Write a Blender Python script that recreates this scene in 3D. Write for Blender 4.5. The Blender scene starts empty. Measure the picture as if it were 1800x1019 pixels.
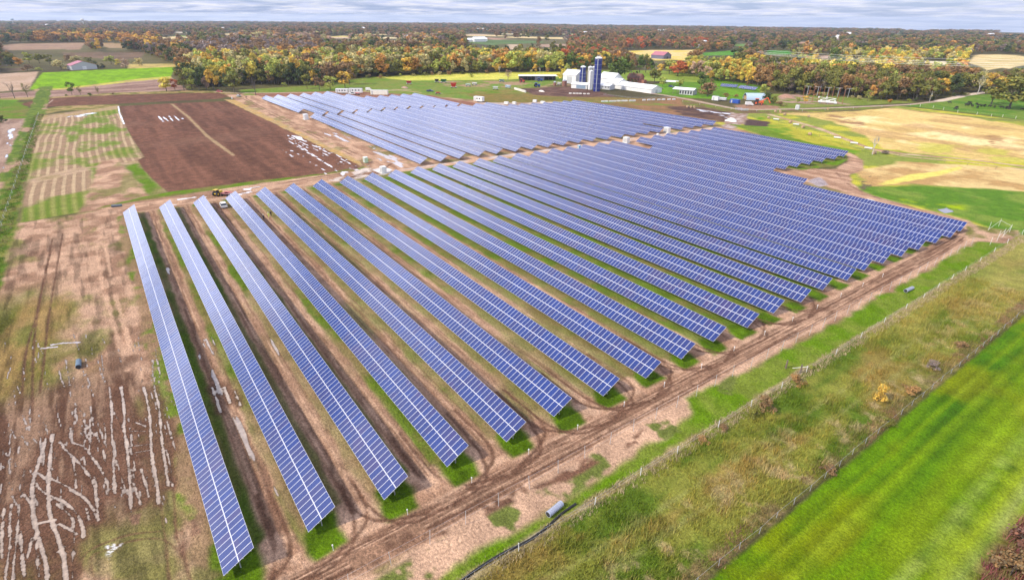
import bpy, math, random, numpy as np
from mathutils import Vector, Matrix
random.seed(7)
SC = bpy.context.scene
COL = SC.collection
PI = math.pi
# ---------------------------------------------------------------- camera
CAM_F, CAM_PITCH, CAM_ROLL, CAM_YAW, CAM_H = 971.1644, 0.45975, 0.00508, 2.52013, 55.784
_F = np.array([math.cos(CAM_YAW)*math.cos(CAM_PITCH), math.sin(CAM_YAW)*math.cos(CAM_PITCH), -math.sin(CAM_PITCH)])
_R0 = np.array([math.sin(CAM_YAW), -math.cos(CAM_YAW), 0.0]); _U0 = np.cross(_R0, _F)
_R = _R0*math.cos(CAM_ROLL)+_U0*math.sin(CAM_ROLL); _U = -_R0*math.sin(CAM_ROLL)+_U0*math.cos(CAM_ROLL)
_C = np.array([0, 0, CAM_H])
cd = bpy.data.cameras.new('camera'); cam = bpy.data.objects.new('camera', cd); COL.objects.link(cam)
M = Matrix(((_R[0], _U[0], -_F[0], 0), (_R[1], _U[1], -_F[1], 0), (_R[2], _U[2], -_F[2], CAM_H), (0, 0, 0, 1)))
cam.matrix_world = M
cd.sensor_fit = 'HORIZONTAL'; cd.sensor_width = 36; cd.lens = 36*CAM_F/1800; cd.clip_start = 1; cd.clip_end = 60000
SC.camera = cam
# ---------------------------------------------------------------- light
SUN_AZ, SUN_EL = math.radians(192), math.radians(43)      # compass azimuth (x east, y north)
wd = bpy.data.worlds.new('World'); SC.world = wd; wd.use_nodes = True
nt = wd.node_tree; N = nt.nodes; L_ = nt.links
for n in list(N): N.remove(n)
out = N.new('ShaderNodeOutputWorld'); bg = N.new('ShaderNodeBackground')
sky = N.new('ShaderNodeTexSky'); sky.sky_type = 'NISHITA'; sky.sun_disc = False
sky.sun_elevation = SUN_EL; sky.sun_rotation = SUN_AZ; sky.altitude = 250; sky.dust_density = 0.6
tc = N.new('ShaderNodeTexCoord'); sep = N.new('ShaderNodeSeparateXYZ'); L_.new(tc.outputs['Generated'], sep.inputs[0])
def wmath(op, a, b=None):
    m = N.new('ShaderNodeMath'); m.operation = op
    for i, v in enumerate((a, b)):
        if v is None: continue
        if isinstance(v, (int, float)): m.inputs[i].default_value = v
        else: L_.new(v, m.inputs[i])
    return m.outputs[0]
zz = wmath('ADD', wmath('MAXIMUM', sep.outputs[2], -0.03), 0.06)
cx_ = wmath('DIVIDE', sep.outputs[0], zz); cy_ = wmath('DIVIDE', sep.outputs[1], zz)
cmb = N.new('ShaderNodeCombineXYZ'); L_.new(cx_, cmb.inputs[0]); L_.new(cy_, cmb.inputs[1])
no = N.new('ShaderNodeTexNoise'); no.inputs['Scale'].default_value = 0.75; no.inputs['Detail'].default_value = 7; no.inputs['Roughness'].default_value = 0.58
no.inputs['Distortion'].default_value = 0.3
L_.new(cmb.outputs[0], no.inputs['Vector'])
cr = N.new('ShaderNodeValToRGB'); cr.color_ramp.elements[0].position = 0.38; cr.color_ramp.elements[1].position = 0.56
L_.new(no.outputs[0], cr.inputs[0])
no2 = N.new('ShaderNodeTexNoise'); no2.inputs['Scale'].default_value = 1.9; no2.inputs['Detail'].default_value = 5
L_.new(cmb.outputs[0], no2.inputs['Vector'])
cc = N.new('ShaderNodeValToRGB'); cc.color_ramp.elements[0].position = 0.35; cc.color_ramp.elements[1].position = 0.7
cc.color_ramp.elements[0].color = (6.9, 7.5, 10.2, 1); cc.color_ramp.elements[1].color = (10.4, 10.2, 10.4, 1)
L_.new(no2.outputs[0], cc.inputs[0])
mix = N.new('ShaderNodeMixRGB'); L_.new(wmath('MULTIPLY', cr.outputs[0], 0.85), mix.inputs[0])
tint = N.new('ShaderNodeMixRGB'); tint.inputs[0].default_value = 0.55; tint.inputs[2].default_value = (4.3, 6.3, 12.0, 1)
L_.new(sky.outputs[0], tint.inputs[1]); L_.new(tint.outputs[0], mix.inputs[1])
# cloud glow boosted at low elevation so panels reflect pale, dimmed towards the zenith
up = N.new('ShaderNodeMapRange'); up.interpolation_type = 'SMOOTHSTEP'; L_.new(sep.outputs[2], up.inputs[0])
for i_, v_ in enumerate((.03, .15, 1.12, 3.3)): up.inputs[i_+1].default_value = v_
up2 = N.new('ShaderNodeMapRange'); up2.interpolation_type = 'SMOOTHSTEP'; L_.new(sep.outputs[2], up2.inputs[0])
for i_, v_ in enumerate((.42, .85, 1.0, .25)): up2.inputs[i_+1].default_value = v_
cs = N.new('ShaderNodeVectorMath'); cs.operation = 'SCALE'; L_.new(cc.outputs[0], cs.inputs[0]); L_.new(wmath('MULTIPLY', up.outputs[0], up2.outputs[0]), cs.inputs['Scale']); L_.new(cs.outputs[0], mix.inputs[2])
L_.new(mix.outputs[0], bg.inputs[0]); bg.inputs[1].default_value = 0.072
L_.new(bg.outputs[0], out.inputs[0])
sl = bpy.data.lights.new('sun', 'SUN'); sl.energy = 3.9; sl.angle = math.radians(4); sl.color = (1, 0.93, 0.80)
so = bpy.data.objects.new('sun', sl); COL.objects.link(so)
_sd = Vector((math.sin(SUN_AZ)*math.cos(SUN_EL), math.cos(SUN_AZ)*math.cos(SUN_EL), math.sin(SUN_EL)))
so.rotation_euler = _sd.to_track_quat('Z', 'Y').to_euler(); so.location = (-100, 0, 200)
SC.view_settings.view_transform = 'Standard'; SC.view_settings.look = 'None'
SC.view_settings.exposure = 0.32; SC.view_settings.gamma = 1
SC.cycles.max_bounces = 5; SC.cycles.transparent_max_bounces = 6; SC.cycles.volume_bounces = 0

# ---------------------------------------------------------------- helpers
def gp(x, y, z=0.0):
    """photo pixel -> point of the ground plane (survey of the site from the calibrated view)"""
    d = _F+_R*(x-900)/CAM_F+_U*(509.5-y)/CAM_F
    t = (z-CAM_H)/d[2]; p = _C+d*t
    return (float(p[0]), float(p[1]))
def gps(*pts): return [gp(*p) for p in pts]
def proj(x, y, z=0.0):
    dx, dy, dz = x-_C[0], y-_C[1], z-_C[2]
    w = dx*_F[0]+dy*_F[1]+dz*_F[2]
    return 900+CAM_F*(dx*_R[0]+dy*_R[1]+dz*_R[2])/w, 509.5-CAM_F*(dx*_U[0]+dy*_U[1]+dz*_U[2])/w
def gz(x, y):
    r = np.hypot(x, y)
    t = np.clip(np.angle(np.exp(1j*(CAM_YAW-np.arctan2(y, x))))/.75, -1.2, 1.2)
    return -4.6e-7*(2.1+1.3*t+.2*t*t)*np.maximum(r-650, 0)**2
def link(o, parent=None):
    COL.objects.link(o)
    if parent is not None: o.parent = parent
    return o
def tag(o, label=None, cat=None, group=None, kind=None):
    if label: o['label'] = label
    if cat: o['category'] = cat
    if group: o['group'] = group
    if kind: o['kind'] = kind
    return o
def empty(name, loc, rz=0.0, label=None, cat=None, group=None):
    o = bpy.data.objects.new(name, None); o.empty_display_size = 0.3
    link(o); o.location = (loc[0], loc[1], loc[2] if len(loc) > 2 else 0.0); o.rotation_euler = (0, 0, rz)
    return tag(o, label, cat, group)
class MB:
    def __init__(s): s.v = []; s.f = []; s.m = []
    def add(s, vs, fs, mi=0):
        n = len(s.v); s.v += [tuple(v) for v in vs]; s.f += [tuple(n+i for i in f) for f in fs]; s.m += [mi]*len(fs); return s
    def box(s, x0, y0, z0, x1, y1, z1, mi=0, rz=0, piv=(0, 0)):
        vs = [(x, y, z) for z in (z0, z1) for x, y in ((x0, y0), (x1, y0), (x1, y1), (x0, y1))]
        if rz:
            c, q = math.cos(rz), math.sin(rz); vs = [(piv[0]+(x-piv[0])*c-(y-piv[1])*q, piv[1]+(x-piv[0])*q+(y-piv[1])*c, z) for x, y, z in vs]
        return s.add(vs, [(3, 2, 1, 0), (4, 5, 6, 7), (0, 1, 5, 4), (1, 2, 6, 5), (2, 3, 7, 6), (3, 0, 4, 7)], mi)
    def tube(s, p, q, r0, r1=None, n=8, mi=0, cap=True):
        r1 = r0 if r1 is None else r1
        p = Vector(p); q = Vector(q); d = (q-p); d.normalize()
        a = d.orthogonal(); a.normalize(); b = d.cross(a)
        vs = []
        for c, r in ((p, r0), (q, r1)):
            for i in range(n):
                t = 2*PI*i/n; vs.append(c+a*math.cos(t)*r+b*math.sin(t)*r)
        fs = [(i, (i+1) % n, n+(i+1) % n, n+i) for i in range(n)]
        if cap: fs += [tuple(range(n-1, -1, -1)), tuple(range(n, 2*n))]
        return s.add(vs, fs, mi)
    def lathe(s, prof, n=16, mi=0, c=(0, 0)):
        vs = []
        for r, z in prof:
            for i in range(n):
                t = 2*PI*i/n; vs.append((c[0]+r*math.cos(t), c[1]+r*math.sin(t), z))
        fs = []
        for k in range(len(prof)-1):
            for i in range(n): fs.append((k*n+i, k*n+(i+1) % n, (k+1)*n+(i+1) % n, (k+1)*n+i))
        fs += [tuple(range(n-1, -1, -1)), tuple((len(prof)-1)*n+i for i in range(n))]
        return s.add(vs, fs, mi)
    def prism(s, poly, x0, x1, mi=0):
        """profile in (y,z) extruded along x"""
        n = len(poly); vs = [(x0, y, z) for y, z in poly]+[(x1, y, z) for y, z in poly]
        fs = [(i, (i+1) % n, n+(i+1) % n, n+i) for i in range(n)]+[tuple(range(n-1, -1, -1)), tuple(range(n, 2*n))]
        return s.add(vs, fs, mi)
    def mesh(s, name, mats, smooth=False):
        me = bpy.data.meshes.new(name); me.from_pydata(s.v, [], s.f)
        for m in (mats if isinstance(mats, (list, tuple)) else [mats]):
            if m: me.materials.append(m)
        if any(s.m): me.polygons.foreach_set('material_index', s.m)
        if smooth: me.polygons.foreach_set('use_smooth', [True]*len(s.f))
        me.update(); return me
    def build(s, name, mats, parent=None, smooth=False, loc=None, rot=None):
        o = bpy.data.objects.new(name, s.mesh(name, mats, smooth)); link(o, parent)
        if loc: o.location = loc
        if rot: o.rotation_euler = rot
        return o
def copy_tree(o, parent=None):
    kids = list(o.children)
    c = o.copy(); COL.objects.link(c)
    if parent is not None: c.parent = parent
    for ch in kids: copy_tree(ch, c)
    return c
def npmesh(name, V, F, mats, smooth=False):
    """V (n,3) array, F (m,k) array of equal sided faces"""
    me = bpy.data.meshes.new(name); V = np.asarray(V, np.float32); F = np.asarray(F, np.int32)
    me.vertices.add(len(V)); me.vertices.foreach_set('co', V.ravel())
    k = F.shape[1]; me.loops.add(F.size); me.loops.foreach_set('vertex_index', F.ravel())
    me.polygons.add(len(F)); me.polygons.foreach_set('loop_start', np.arange(0, F.size, k, dtype=np.int32))
    me.polygons.foreach_set('loop_total', np.full(len(F), k, np.int32))
    if smooth: me.polygons.foreach_set('use_smooth', np.ones(len(F), bool))
    me.update(calc_edges=True)
    for m in (mats if isinstance(mats, (list, tuple)) else [mats]):
            if m: me.materials.append(m)
    return me
def setattr_col(me, name, data, domain='POINT'):
    a = me.color_attributes.new(name, 'FLOAT_COLOR', domain)
    d = np.ones((len(data), 4), np.float32); d[:, :3] = data; a.data.foreach_set('color', d.ravel())

# ---------------------------------------------------------------- materials
def newmat(name):
    m = bpy.data.materials.new(name); m.use_nodes = True
    b = m.node_tree.nodes['Principled BSDF']; return m, m.node_tree, b
_mc = {}
def mat(name, col, rough=0.7, var=0.12, scale=2.0, metal=0.0, bump=0.0, spec=0.5):
    """plain painted / natural surface with some procedural mottling"""
    if name in _mc: return _mc[name]
    m, t, b = newmat(name); n = t.nodes; l = t.links
    tc = n.new('ShaderNodeTexCoord'); ns = n.new('ShaderNodeTexNoise'); ns.inputs['Scale'].default_value = scale; ns.inputs['Detail'].default_value = 5
    l.new(tc.outputs['Object'], ns.inputs['Vector'])
    r = n.new('ShaderNodeMapRange'); r.inputs[1].default_value = 0.3; r.inputs[2].default_value = 0.7; r.inputs[3].default_value = 1-var; r.inputs[4].default_value = 1+var
    l.new(ns.outputs[0], r.inputs[0])
    mx = n.new('ShaderNodeVectorMath'); mx.operation = 'SCALE'; mx.inputs[0].default_value = col[:3]; l.new(r.outputs[0], mx.inputs['Scale'])
    l.new(mx.outputs[0], b.inputs['Base Color']); b.inputs['Roughness'].default_value = rough; b.inputs['Metallic'].default_value = metal
    b.inputs['Specular IOR Level'].default_value = spec
    if bump:
        bp = n.new('ShaderNodeBump'); bp.inputs['Strength'].default_value = bump; bp.inputs['Distance'].default_value = 0.05; l.new(ns.outputs[0], bp.inputs['Height']); l.new(bp.outputs[0], b.inputs['Normal'])
    _mc[name] = m; return m
WHITE = mat('white_painted_metal', (.66, .65, .62), .5, .10, .6)
STEEL = mat('galvanised_steel', (.5, .51, .53), .42, .1, 3, .6)
GREY = mat('grey_plastic', (.25, .26, .28), .6)
DARK = mat('rubber_and_shade_black', (.02, .02, .022), .8)
BLACK = mat('black_fabric', (.015, .015, .015), .8)
GLASS = mat('dark_window_glass', (.03, .035, .045), .08, .05)
RED = mat('red_paint', (.45, .03, .025), .5)
BLUE = mat('blue_paint', (.02, .07, .32), .45)
ROOFW = mat('white_steel_roof', (.70, .70, .69), .4, .10, .5)
TIMBER = mat('weathered_timber', (.16, .12, .09), .85, .3, 4)
CONC = mat('concrete', (.46, .44, .4), .85, .15, 1.5)

def solar_material():
    m, t, b = newmat('solar_cells'); n = t.nodes; l = t.links
    def mt(op, a, bb=None, c=None):
        k = n.new('ShaderNodeMath'); k.operation = op
        for i, v in enumerate((a, bb, c)):
            if v is None: continue
            if isinstance(v, (int, float)): k.inputs[i].default_value = v
            else: l.new(v, k.inputs[i])
        return k.outputs[0]
    tc = n.new('ShaderNodeTexCoord'); sp = n.new('ShaderNodeSeparateXYZ'); l.new(tc.outputs['Object'], sp.inputs[0])
    x, y = sp.outputs[0], sp.outputs[1]
    tier = mt('GREATER_THAN', y, 2.01)
    yy = mt('SUBTRACT', y, mt('MULTIPLY', tier, 2.05))
    fx = mt('FRACT', x); ix = mt('FLOOR', x)
    # frame: distance to the module border
    ex = mt('MINIMUM', fx, mt('SUBTRACT', 0.99, fx)); ey = mt('MINIMUM', yy, mt('SUBTRACT', 1.97, yy))
    frame = mt('LESS_THAN', mt('MINIMUM', mt('SUBTRACT', ex, 0.012), mt('SUBTRACT', ey, 0.0)), 0.022)
    # cell gaps
    cx = mt('FRACT', mt('MULTIPLY', mt('SUBTRACT', fx, 0.035), 6.52)); cy = mt('FRACT', mt('MULTIPLY', mt('SUBTRACT', yy, 0.035), 6.32))
    gx = mt('LESS_THAN', mt('ABSOLUTE', mt('SUBTRACT', cx, 0.5)), 0.46); gy = mt('LESS_THAN', mt('ABSOLUTE', mt('SUBTRACT', cy, 0.5)), 0.475)
    gap = mt('SUBTRACT', 1.0, mt('MULTIPLY', gx, gy))
    bus = mt('GREATER_THAN', mt('ABSOLUTE', mt('SUBTRACT', mt('FRACT', mt('MULTIPLY', cx, 3.0)), 0.5)), 0.465)
    oi = n.new('ShaderNodeObjectInfo')
    cb = n.new('ShaderNodeCombineXYZ'); l.new(ix, cb.inputs[0]); l.new(tier, cb.inputs[1]); l.new(mt('MULTIPLY', oi.outputs['Random'], 317.0), cb.inputs[2])
    wn = n.new('ShaderNodeTexWhiteNoise'); wn.noise_dimensions = '3D'; l.new(cb.outputs[0], wn.inputs[0])
    # strings of modules come from different batches
    geo = n.new('ShaderNodeNewGeometry'); mp = n.new('ShaderNodeVectorMath'); mp.operation = 'MULTIPLY'; mp.inputs[1].default_value = (.09, .35, 0)
    l.new(geo.outputs['Position'], mp.inputs[0])
    vn = n.new('ShaderNodeTexVoronoi'); vn.inputs['Scale'].default_value = 1.0; l.new(mp.outputs[0], vn.inputs['Vector'])
    sv = n.new('ShaderNodeSeparateColor'); l.new(vn.outputs['Color'], sv.inputs[0])
    ramp = n.new('ShaderNodeValToRGB'); e = ramp.color_ramp.elements
    e[0].position = 0; e[0].color = (.006, .028, .17, 1); e[1].position = 1; e[1].color = (.036, .027, .115, 1)
    k = e.new(.45); k.color = (.009, .025, .14, 1); k = e.new(.75); k.color = (.019, .025, .12, 1)
    l.new(mt('ADD', mt('MULTIPLY', wn.outputs[0], 0.62), mt('MULTIPLY', sv.outputs[0], 0.38)), ramp.inputs[0])
    m1 = n.new('ShaderNodeMixRGB'); m1.inputs[2].default_value = (.10, .11, .24, 1); l.new(mt('MAXIMUM', gap, mt('MULTIPLY', bus, 0.35)), m1.inputs[0]); l.new(ramp.outputs[0], m1.inputs[1])
    m2 = n.new('ShaderNodeMixRGB'); m2.inputs[2].default_value = (.60, .60, .66, 1); l.new(frame, m2.inputs[0]); l.new(m1.outputs[0], m2.inputs[1])
    l.new(m2.outputs[0], b.inputs['Base Color'])
    l.new(mt('ADD', 0.13, mt('MULTIPLY', frame, 0.25)), b.inputs['Roughness'])
    b.inputs['IOR'].default_value = 1.6
    b.inputs['Coat Weight'].default_value = 0.5; b.inputs['Coat Roughness'].default_value = 0.1
    # each module sits at a very slightly different angle
    nm = n.new('ShaderNodeVectorMath'); nm.operation = 'SUBTRACT'; nm.inputs[1].default_value = (.5, .5, .5); l.new(wn.outputs[1], nm.inputs[0])
    ns = n.new('ShaderNodeVectorMath'); ns.operation = 'SCALE'; ns.inputs['Scale'].default_value = 0.010; l.new(nm.outputs[0], ns.inputs[0])
    na = n.new('ShaderNodeVectorMath'); na.operation = 'ADD'; l.new(geo.outputs['Normal'], na.inputs[0]); l.new(ns.outputs[0], na.inputs[1])
    nn = n.new('ShaderNodeVectorMath'); nn.operation = 'NORMALIZE'; l.new(na.outputs[0], nn.inputs[0])
    l.new(nn.outputs[0], b.inputs['Normal']); l.new(nn.outputs[0], b.inputs['Coat Normal'])
    return m
SOLAR = solar_material()
ALU = mat('aluminium_frame', (.58, .58, .62), .35, .05, 3, .2)
# ---------------------------------------------------------------- ground sheet
def _h(ix, iy, s):
    n = (ix.astype(np.int64)*374761393+iy.astype(np.int64)*668265263+s*1442695041) & 0x7fffffff
    n = (n ^ (n >> 13))*1274126177 & 0x7fffffff
    return ((n ^ (n >> 16)) & 0xffff).astype(np.float32)/65535
def vnoise(x, y, s):
    x0 = np.floor(x); y0 = np.floor(y); fx = (x-x0).astype(np.float32); fy = (y-y0).astype(np.float32)
    fx = fx*fx*(3-2*fx); fy = fy*fy*(3-2*fy)
    a = _h(x0, y0, s); b = _h(x0+1, y0, s); c = _h(x0, y0+1, s); d = _h(x0+1, y0+1, s)
    return (a*(1-fx)+b*fx)*(1-fy)+(c*(1-fx)+d*fx)*fy
def fbm(x, y, sc, octv=4, s=1, ax=1.0, ay=1.0):
    r = 0; a = .5; t = 0
    for i in range(octv):
        r = r+a*vnoise(x/sc*ax*2**i+37.1*i, y/sc*ay*2**i+11.7*i, s+i); t += a; a *= .55
    return r/t
def seg(a, b, st): return list(np.arange(a, b, st))
def geo_(a, b, n): return list(np.geomspace(a, b, n))
xs = [-v for v in geo_(1100, 17000, 110)[::-1]]+seg(-1096, -500, 4)+seg(-500, -240, 1.25)+seg(-240, -135, .7)+seg(-135, -112, .34)+seg(-112, -60, .2)+seg(-60, -40, .18)+seg(-40, -15, .3)+seg(-15, 40, 1.2)+geo_(42, 16000, 50)
ys = [-v for v in geo_(52, 16000, 60)[::-1]]+seg(-50, -40, 1)+seg(-40, -33, .34)+seg(-33, -3, .2)+seg(-3, 60, .24)+seg(60, 112, .34)+seg(112, 330, .8)+seg(330, 620, 1.5)+seg(620, 1200, 5)+geo_(1205, 17000, 110)
xs = np.array(sorted(set(xs)), np.float32); ys = np.array(sorted(set(ys)), np.float32)
nx, ny = len(xs), len(ys)
GX, GY = np.meshgrid(xs, ys)                      # [ny, nx]
Ccol = np.zeros((ny, nx, 3), np.float32); WET = np.zeros((ny, nx), np.float32); RUT = np.zeros((ny, nx), np.float32); PCOL = np.full((ny, nx, 3), .4, np.float32)
A3 = lambda c: np.array(c, np.float32)
TAN = A3((.465, .30, .205)); TAND = A3((.27, .16, .105)); MUD = A3((.105, .055, .036)); GR = A3((.095, .165, .012)); GRD = A3((.05, .085, .014))
DRY = A3((.33, .235, .11)); PUD = A3((.40, .30, .225)); PLOW = A3((.115, .055, .036)); STUB = A3((.36, .25, .17)); OLIVE = A3((.15, .14, .04))
def sm(a, b, v): t = np.clip((v-a)/(b-a), 0, 1); return t*t*(3-2*t)
def sl_(x0, y0, x1, y1):
    i0 = max(np.searchsorted(xs, x0)-1, 0); i1 = min(np.searchsorted(xs, x1)+1, nx); j0 = max(np.searchsorted(ys, y0)-1, 0); j1 = min(np.searchsorted(ys, y1)+1, ny)
    return slice(j0, j1), slice(i0, i1)
def blend(S, m, col):
    m = m[..., None]
    Ccol[S] = Ccol[S]*(1-m)+(col if isinstance(col, np.ndarray) else A3(col))*m
def mixc(a, b, t): return a*(1-t[..., None])+b*t[..., None]
def sdist(S, P):
    X = GX[S]; Y = GY[S]; d = np.full(X.shape, 1e9, np.float32); ins = np.zeros(X.shape, bool)
    n = len(P)
    for i in range(n):
        x1, y1 = P[i]; x2, y2 = P[(i+1) % n]; ex, ey = x2-x1, y2-y1; L2 = ex*ex+ey*ey+1e-9
        t = np.clip(((X-x1)*ex+(Y-y1)*ey)/L2, 0, 1); d = np.minimum(d, (X-x1-t*ex)**2+(Y-y1-t*ey)**2)
        if y1 != y2: ins ^= ((Y < y1) != (Y < y2)) & (X < x1+(Y-y1)*ex/ey)
    d = np.sqrt(d); return np.where(ins, d, -d)
def poly(P, col, soft=1.0, warp=1.0, ws=6.0, thr=None, wet=None, s=5, op=1.0):
    """col may be a function(X,Y)->colour; thr=(scale,lo,hi) keeps the patch only where the noise is high"""
    xx = [p[0] for p in P]; yy = [p[1] for p in P]; g = soft+warp
    S = sl_(min(xx)-g, min(yy)-g, max(xx)+g, max(yy)+g); X = GX[S]; Y = GY[S]
    if X.size == 0: return
    d = sdist(S, P)
    if warp: d = d+(fbm(X, Y, ws, 3, s)-.5)*2*warp
    m = sm(-soft/2, soft/2, d)*op
    if thr: m = m*sm(thr[1], thr[2], fbm(X, Y, thr[0], 4, s+20, *(thr[3:] if len(thr) > 3 else ())))
    cc_ = col(X, Y) if callable(col) else col
    if wet is not None and wet >= .8: PCOL[S] = np.where((m > .01)[..., None], cc_, PCOL[S]); WET[S] = np.maximum(WET[S], m); return
    blend(S, m, cc_)
    WET[S] = WET[S]*(1-m)+(wet or 0)*.4*m
def line(P, w, col, soft=.3, wob=.0, op=1.0, wet=None, brk=None, s=9, rut=0.0):
    xx = [p[0] for p in P]; yy = [p[1] for p in P]; g = w+soft+wob
    S = sl_(min(xx)-g, min(yy)-g, max(xx)+g, max(yy)+g); X = GX[S]; Y = GY[S]
    if X.size == 0: return
    d = np.full(X.shape, 1e9, np.float32)
    for i in range(len(P)-1):
        x1, y1 = P[i]; x2, y2 = P[i+1]; ex, ey = x2-x1, y2-y1; L2 = ex*ex+ey*ey+1e-9
        t = np.clip(((X-x1)*ex+(Y-y1)*ey)/L2, 0, 1); d = np.minimum(d, (X-x1-t*ex)**2+(Y-y1-t*ey)**2)
    d = np.sqrt(d)
    if wob: d = d+(fbm(X, Y, max(w*2.5, 1.2), 3, s)-.5)*2*wob
    m = (1-sm(w/2-soft/2, w/2+soft/2, d))*op
    if brk: m = m*sm(brk[1], brk[2], fbm(X, Y, brk[0], 3, s+3))
    cc_ = col(X, Y) if callable(col) else col
    if wet is not None and wet >= .8: PCOL[S] = np.where((m > .01)[..., None], cc_, PCOL[S]); WET[S] = np.maximum(WET[S], m)
    else: blend(S, m, cc_)
    if rut: RUT[S] = RUT[S]*(1-m)+rut*m
def smooth(P, n=4):
    P = [np.array(p) for p in P]; o = []
    for i in range(len(P)-1):
        p0 = P[max(i-1, 0)]; p1 = P[i]; p2 = P[i+1]; p3 = P[min(i+2, len(P)-1)]
        for k in range(n):
            t = k/n; o.append(tuple(.5*((2*p1)+(p2-p0)*t+(2*p0-5*p1+4*p2-p3)*t*t+(3*p1-p0-3*p2+p3)*t**3)))
    return o+[tuple(P[-1])]
def noisy(a, b, sc, lo=.35, hi=.65, s=3, ax=1, ay=1, o=4): return lambda X, Y: mixc(a, b, sm(lo, hi, fbm(X, Y, sc, o, s, ax, ay)))
R_ = lambda x0, y0, x1, y1: [(x0, y0), (x1, y0), (x1, y1), (x0, y1)]
# far country: forest floor and rough grass
n1 = fbm(GX, GY, 160, 5, 2); Ccol[:] = mixc(A3((.07, .058, .028)), A3((.12, .10, .045)), sm(.4, .6, n1))
n1 = fbm(GX, GY, 25, 4, 8); Ccol[:] = mixc(Ccol, A3((.09, .085, .03)), sm(.45, .6, n1)*.6)
OL = noisy(OLIVE, GR, 9, .3, .7); GREEN = noisy(GR*1.0, A3((.14, .19, .03)), 8); TANF = noisy(TAN, DRY, 7)
CLEAR = [  # fields seen between the woods (outline, colour)
 ([(0,81),(20,77),(150,75),(140,87),(0,88)], noisy(A3((.25,.16,.11)), A3((.3,.2,.13)), 20)),
 ([(110,92),(256,92),(247,103),(200,105),(113,98)], noisy(A3((.17,.11,.07)), A3((.12,.08,.05)), 20)),
 ([(0,115),(39,115),(55,125),(0,129)], noisy(A3((.13,.09,.06)), A3((.12,.11,.04)), 20)),
 ([(164,75),(212,76),(216,85),(190,84)], noisy(A3((.3,.21,.13)), A3((.3,.2,.1)), 20)),
 ([(225,113),(307,112),(309,121),(225,121)], noisy(A3((.5,.37,.14)), A3((.36,.28,.10)), 12)),
 ([(393,58),(420,59),(420,62),(395,62)], A3((.6,.46,.25))),
 ([(308,55),(327,56),(327,57.5),(308,57)], A3((.5,.4,.3))),
 ([(573,64),(613,62),(613,67),(593,67)], A3((.5,.4,.15))),
 ([(650,65),(690,65),(690,68),(650,67)], A3((.5,.38,.2))),
 ([(667,72),(682,71),(720,72),(720,76),(697,75),(680,75)], A3((.45,.3,.18))),
 ([(820,70),(838,70),(897,70),(953,72),(953,76),(880,77),(873,80),(847,78),(825,75)], noisy(A3((.10,.15,.05)), A3((.07,.11,.035)), 30)),
 ([(852,65),(897,68),(873,70),(858,69)], A3((.33,.2,.14))),
 ([(947,78),(995,77),(997,82),(955,83)], A3((.33,.22,.16))),
 ([(1050,77),(1063,77),(1063,81),(1050,80)], A3((.3,.2,.16))),
 ([(893,78),(912,78),(910,87),(895,87)], A3((.42,.32,.22))),
 ([(1090,90),(1147,88),(1197,88),(1228,87),(1212,95),(1209,107),(1177,105),(1153,107),(1127,97)], noisy(A3((.55,.42,.10)), A3((.60,.45,.22)), 25)),
 ([(1235,93),(1293,88),(1300,97),(1237,98)], noisy(A3((.07,.2,.02)), A3((.1,.22,.03)), 20)),
 ([(1292,76),(1325,78),(1325,81),(1293,81)], A3((.12,.2,.05))),
 ([(1345,88),(1388,89),(1392,96),(1350,96)], noisy(A3((.05,.2,.02)), A3((.08,.18,.03)), 20)),
 ([(1375,72),(1430,73),(1430,77),(1410,76)], A3((.35,.22,.15))),
 ([(1447,66),(1477,65),(1477,68),(1450,68)], A3((.4,.26,.2))),
 ([(1512,72),(1528,72),(1528,75),(1512,74)], A3((.35,.25,.18))),
 ([(1440,97),(1462,97),(1462,103),(1440,103)], A3((.4,.27,.2))),
 ([(1600,107),(1667,108),(1667,115),(1637,112)], A3((.62,.52,.34))),
 ([(1713,96),(1760,95),(1800,98),(1830,99),(1830,112),(1790,116),(1775,121),(1760,119),(1735,124),(1722,116),(1700,110),(1709,103)], noisy(A3((.66,.50,.27)), A3((.46,.36,.17)), 30)),
]
for P, c in CLEAR: poly(gps(*P), c, 4, 2, 15)
_r = random.Random(12)
for i in range(26):
    x_, y_ = _r.uniform(0, 1800), _r.uniform(50, 69); w_ = _r.uniform(18, 55); d_ = _r.uniform(.5, 1.0)*(y_-44)*.10; s_ = .0085*w_
    CLEAR.append(([(x_-w_, y_), (x_-w_*.5, y_-d_), (x_+w_*.8, y_-d_*.8+s_), (x_+w_, y_+s_), (x_+w_*.3, y_+d_*.7)], A3(_r.choice([(.55,.42,.22), (.45,.32,.22), (.16,.24,.05), (.6,.5,.3), (.35,.3,.12)]))))
    poly(gps(*CLEAR[-1][0]), CLEAR[-1][1], 6, 3, 15)
# left fields
poly(gps((52,158),(75,128),(200,122),(309,118),(300,135),(240,140),(170,149),(110,156)), noisy(A3((.19,.33,.012)), A3((.13,.24,.014)), 16, .3, .7, 3, 1, 3), 2, 1.5)
poly(gps((300,134),(302,137),(240,143),(170,152),(110,159),(60,161),(60,157),(110,155),(170,148),(240,139)), noisy(A3((.45,.4,.09)), DRY, 12), 2, 1)
poly(gps((-60,136),(0,130),(68,126),(50,158),(0,161),(-60,170)), noisy(STUB, A3((.42,.3,.22)), 14), 2, 1)
poly(gps((-60,168),(60,160),(110,158),(170,151),(240,143),(302,137),(330,160),(200,165),(70,172),(-60,182)), noisy(A3((.20,.12,.095)), A3((.33,.22,.17)), 16, .35, .7, 3, 2, .6), 2, 1)
poly(gps((-60,176),(20,172),(100,170),(210,163),(330,159),(420,163),(420,166),(330,163),(210,167),(100,173),(0,178)), noisy(OLIVE, DRY, 6), 1.5, 1)
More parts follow.
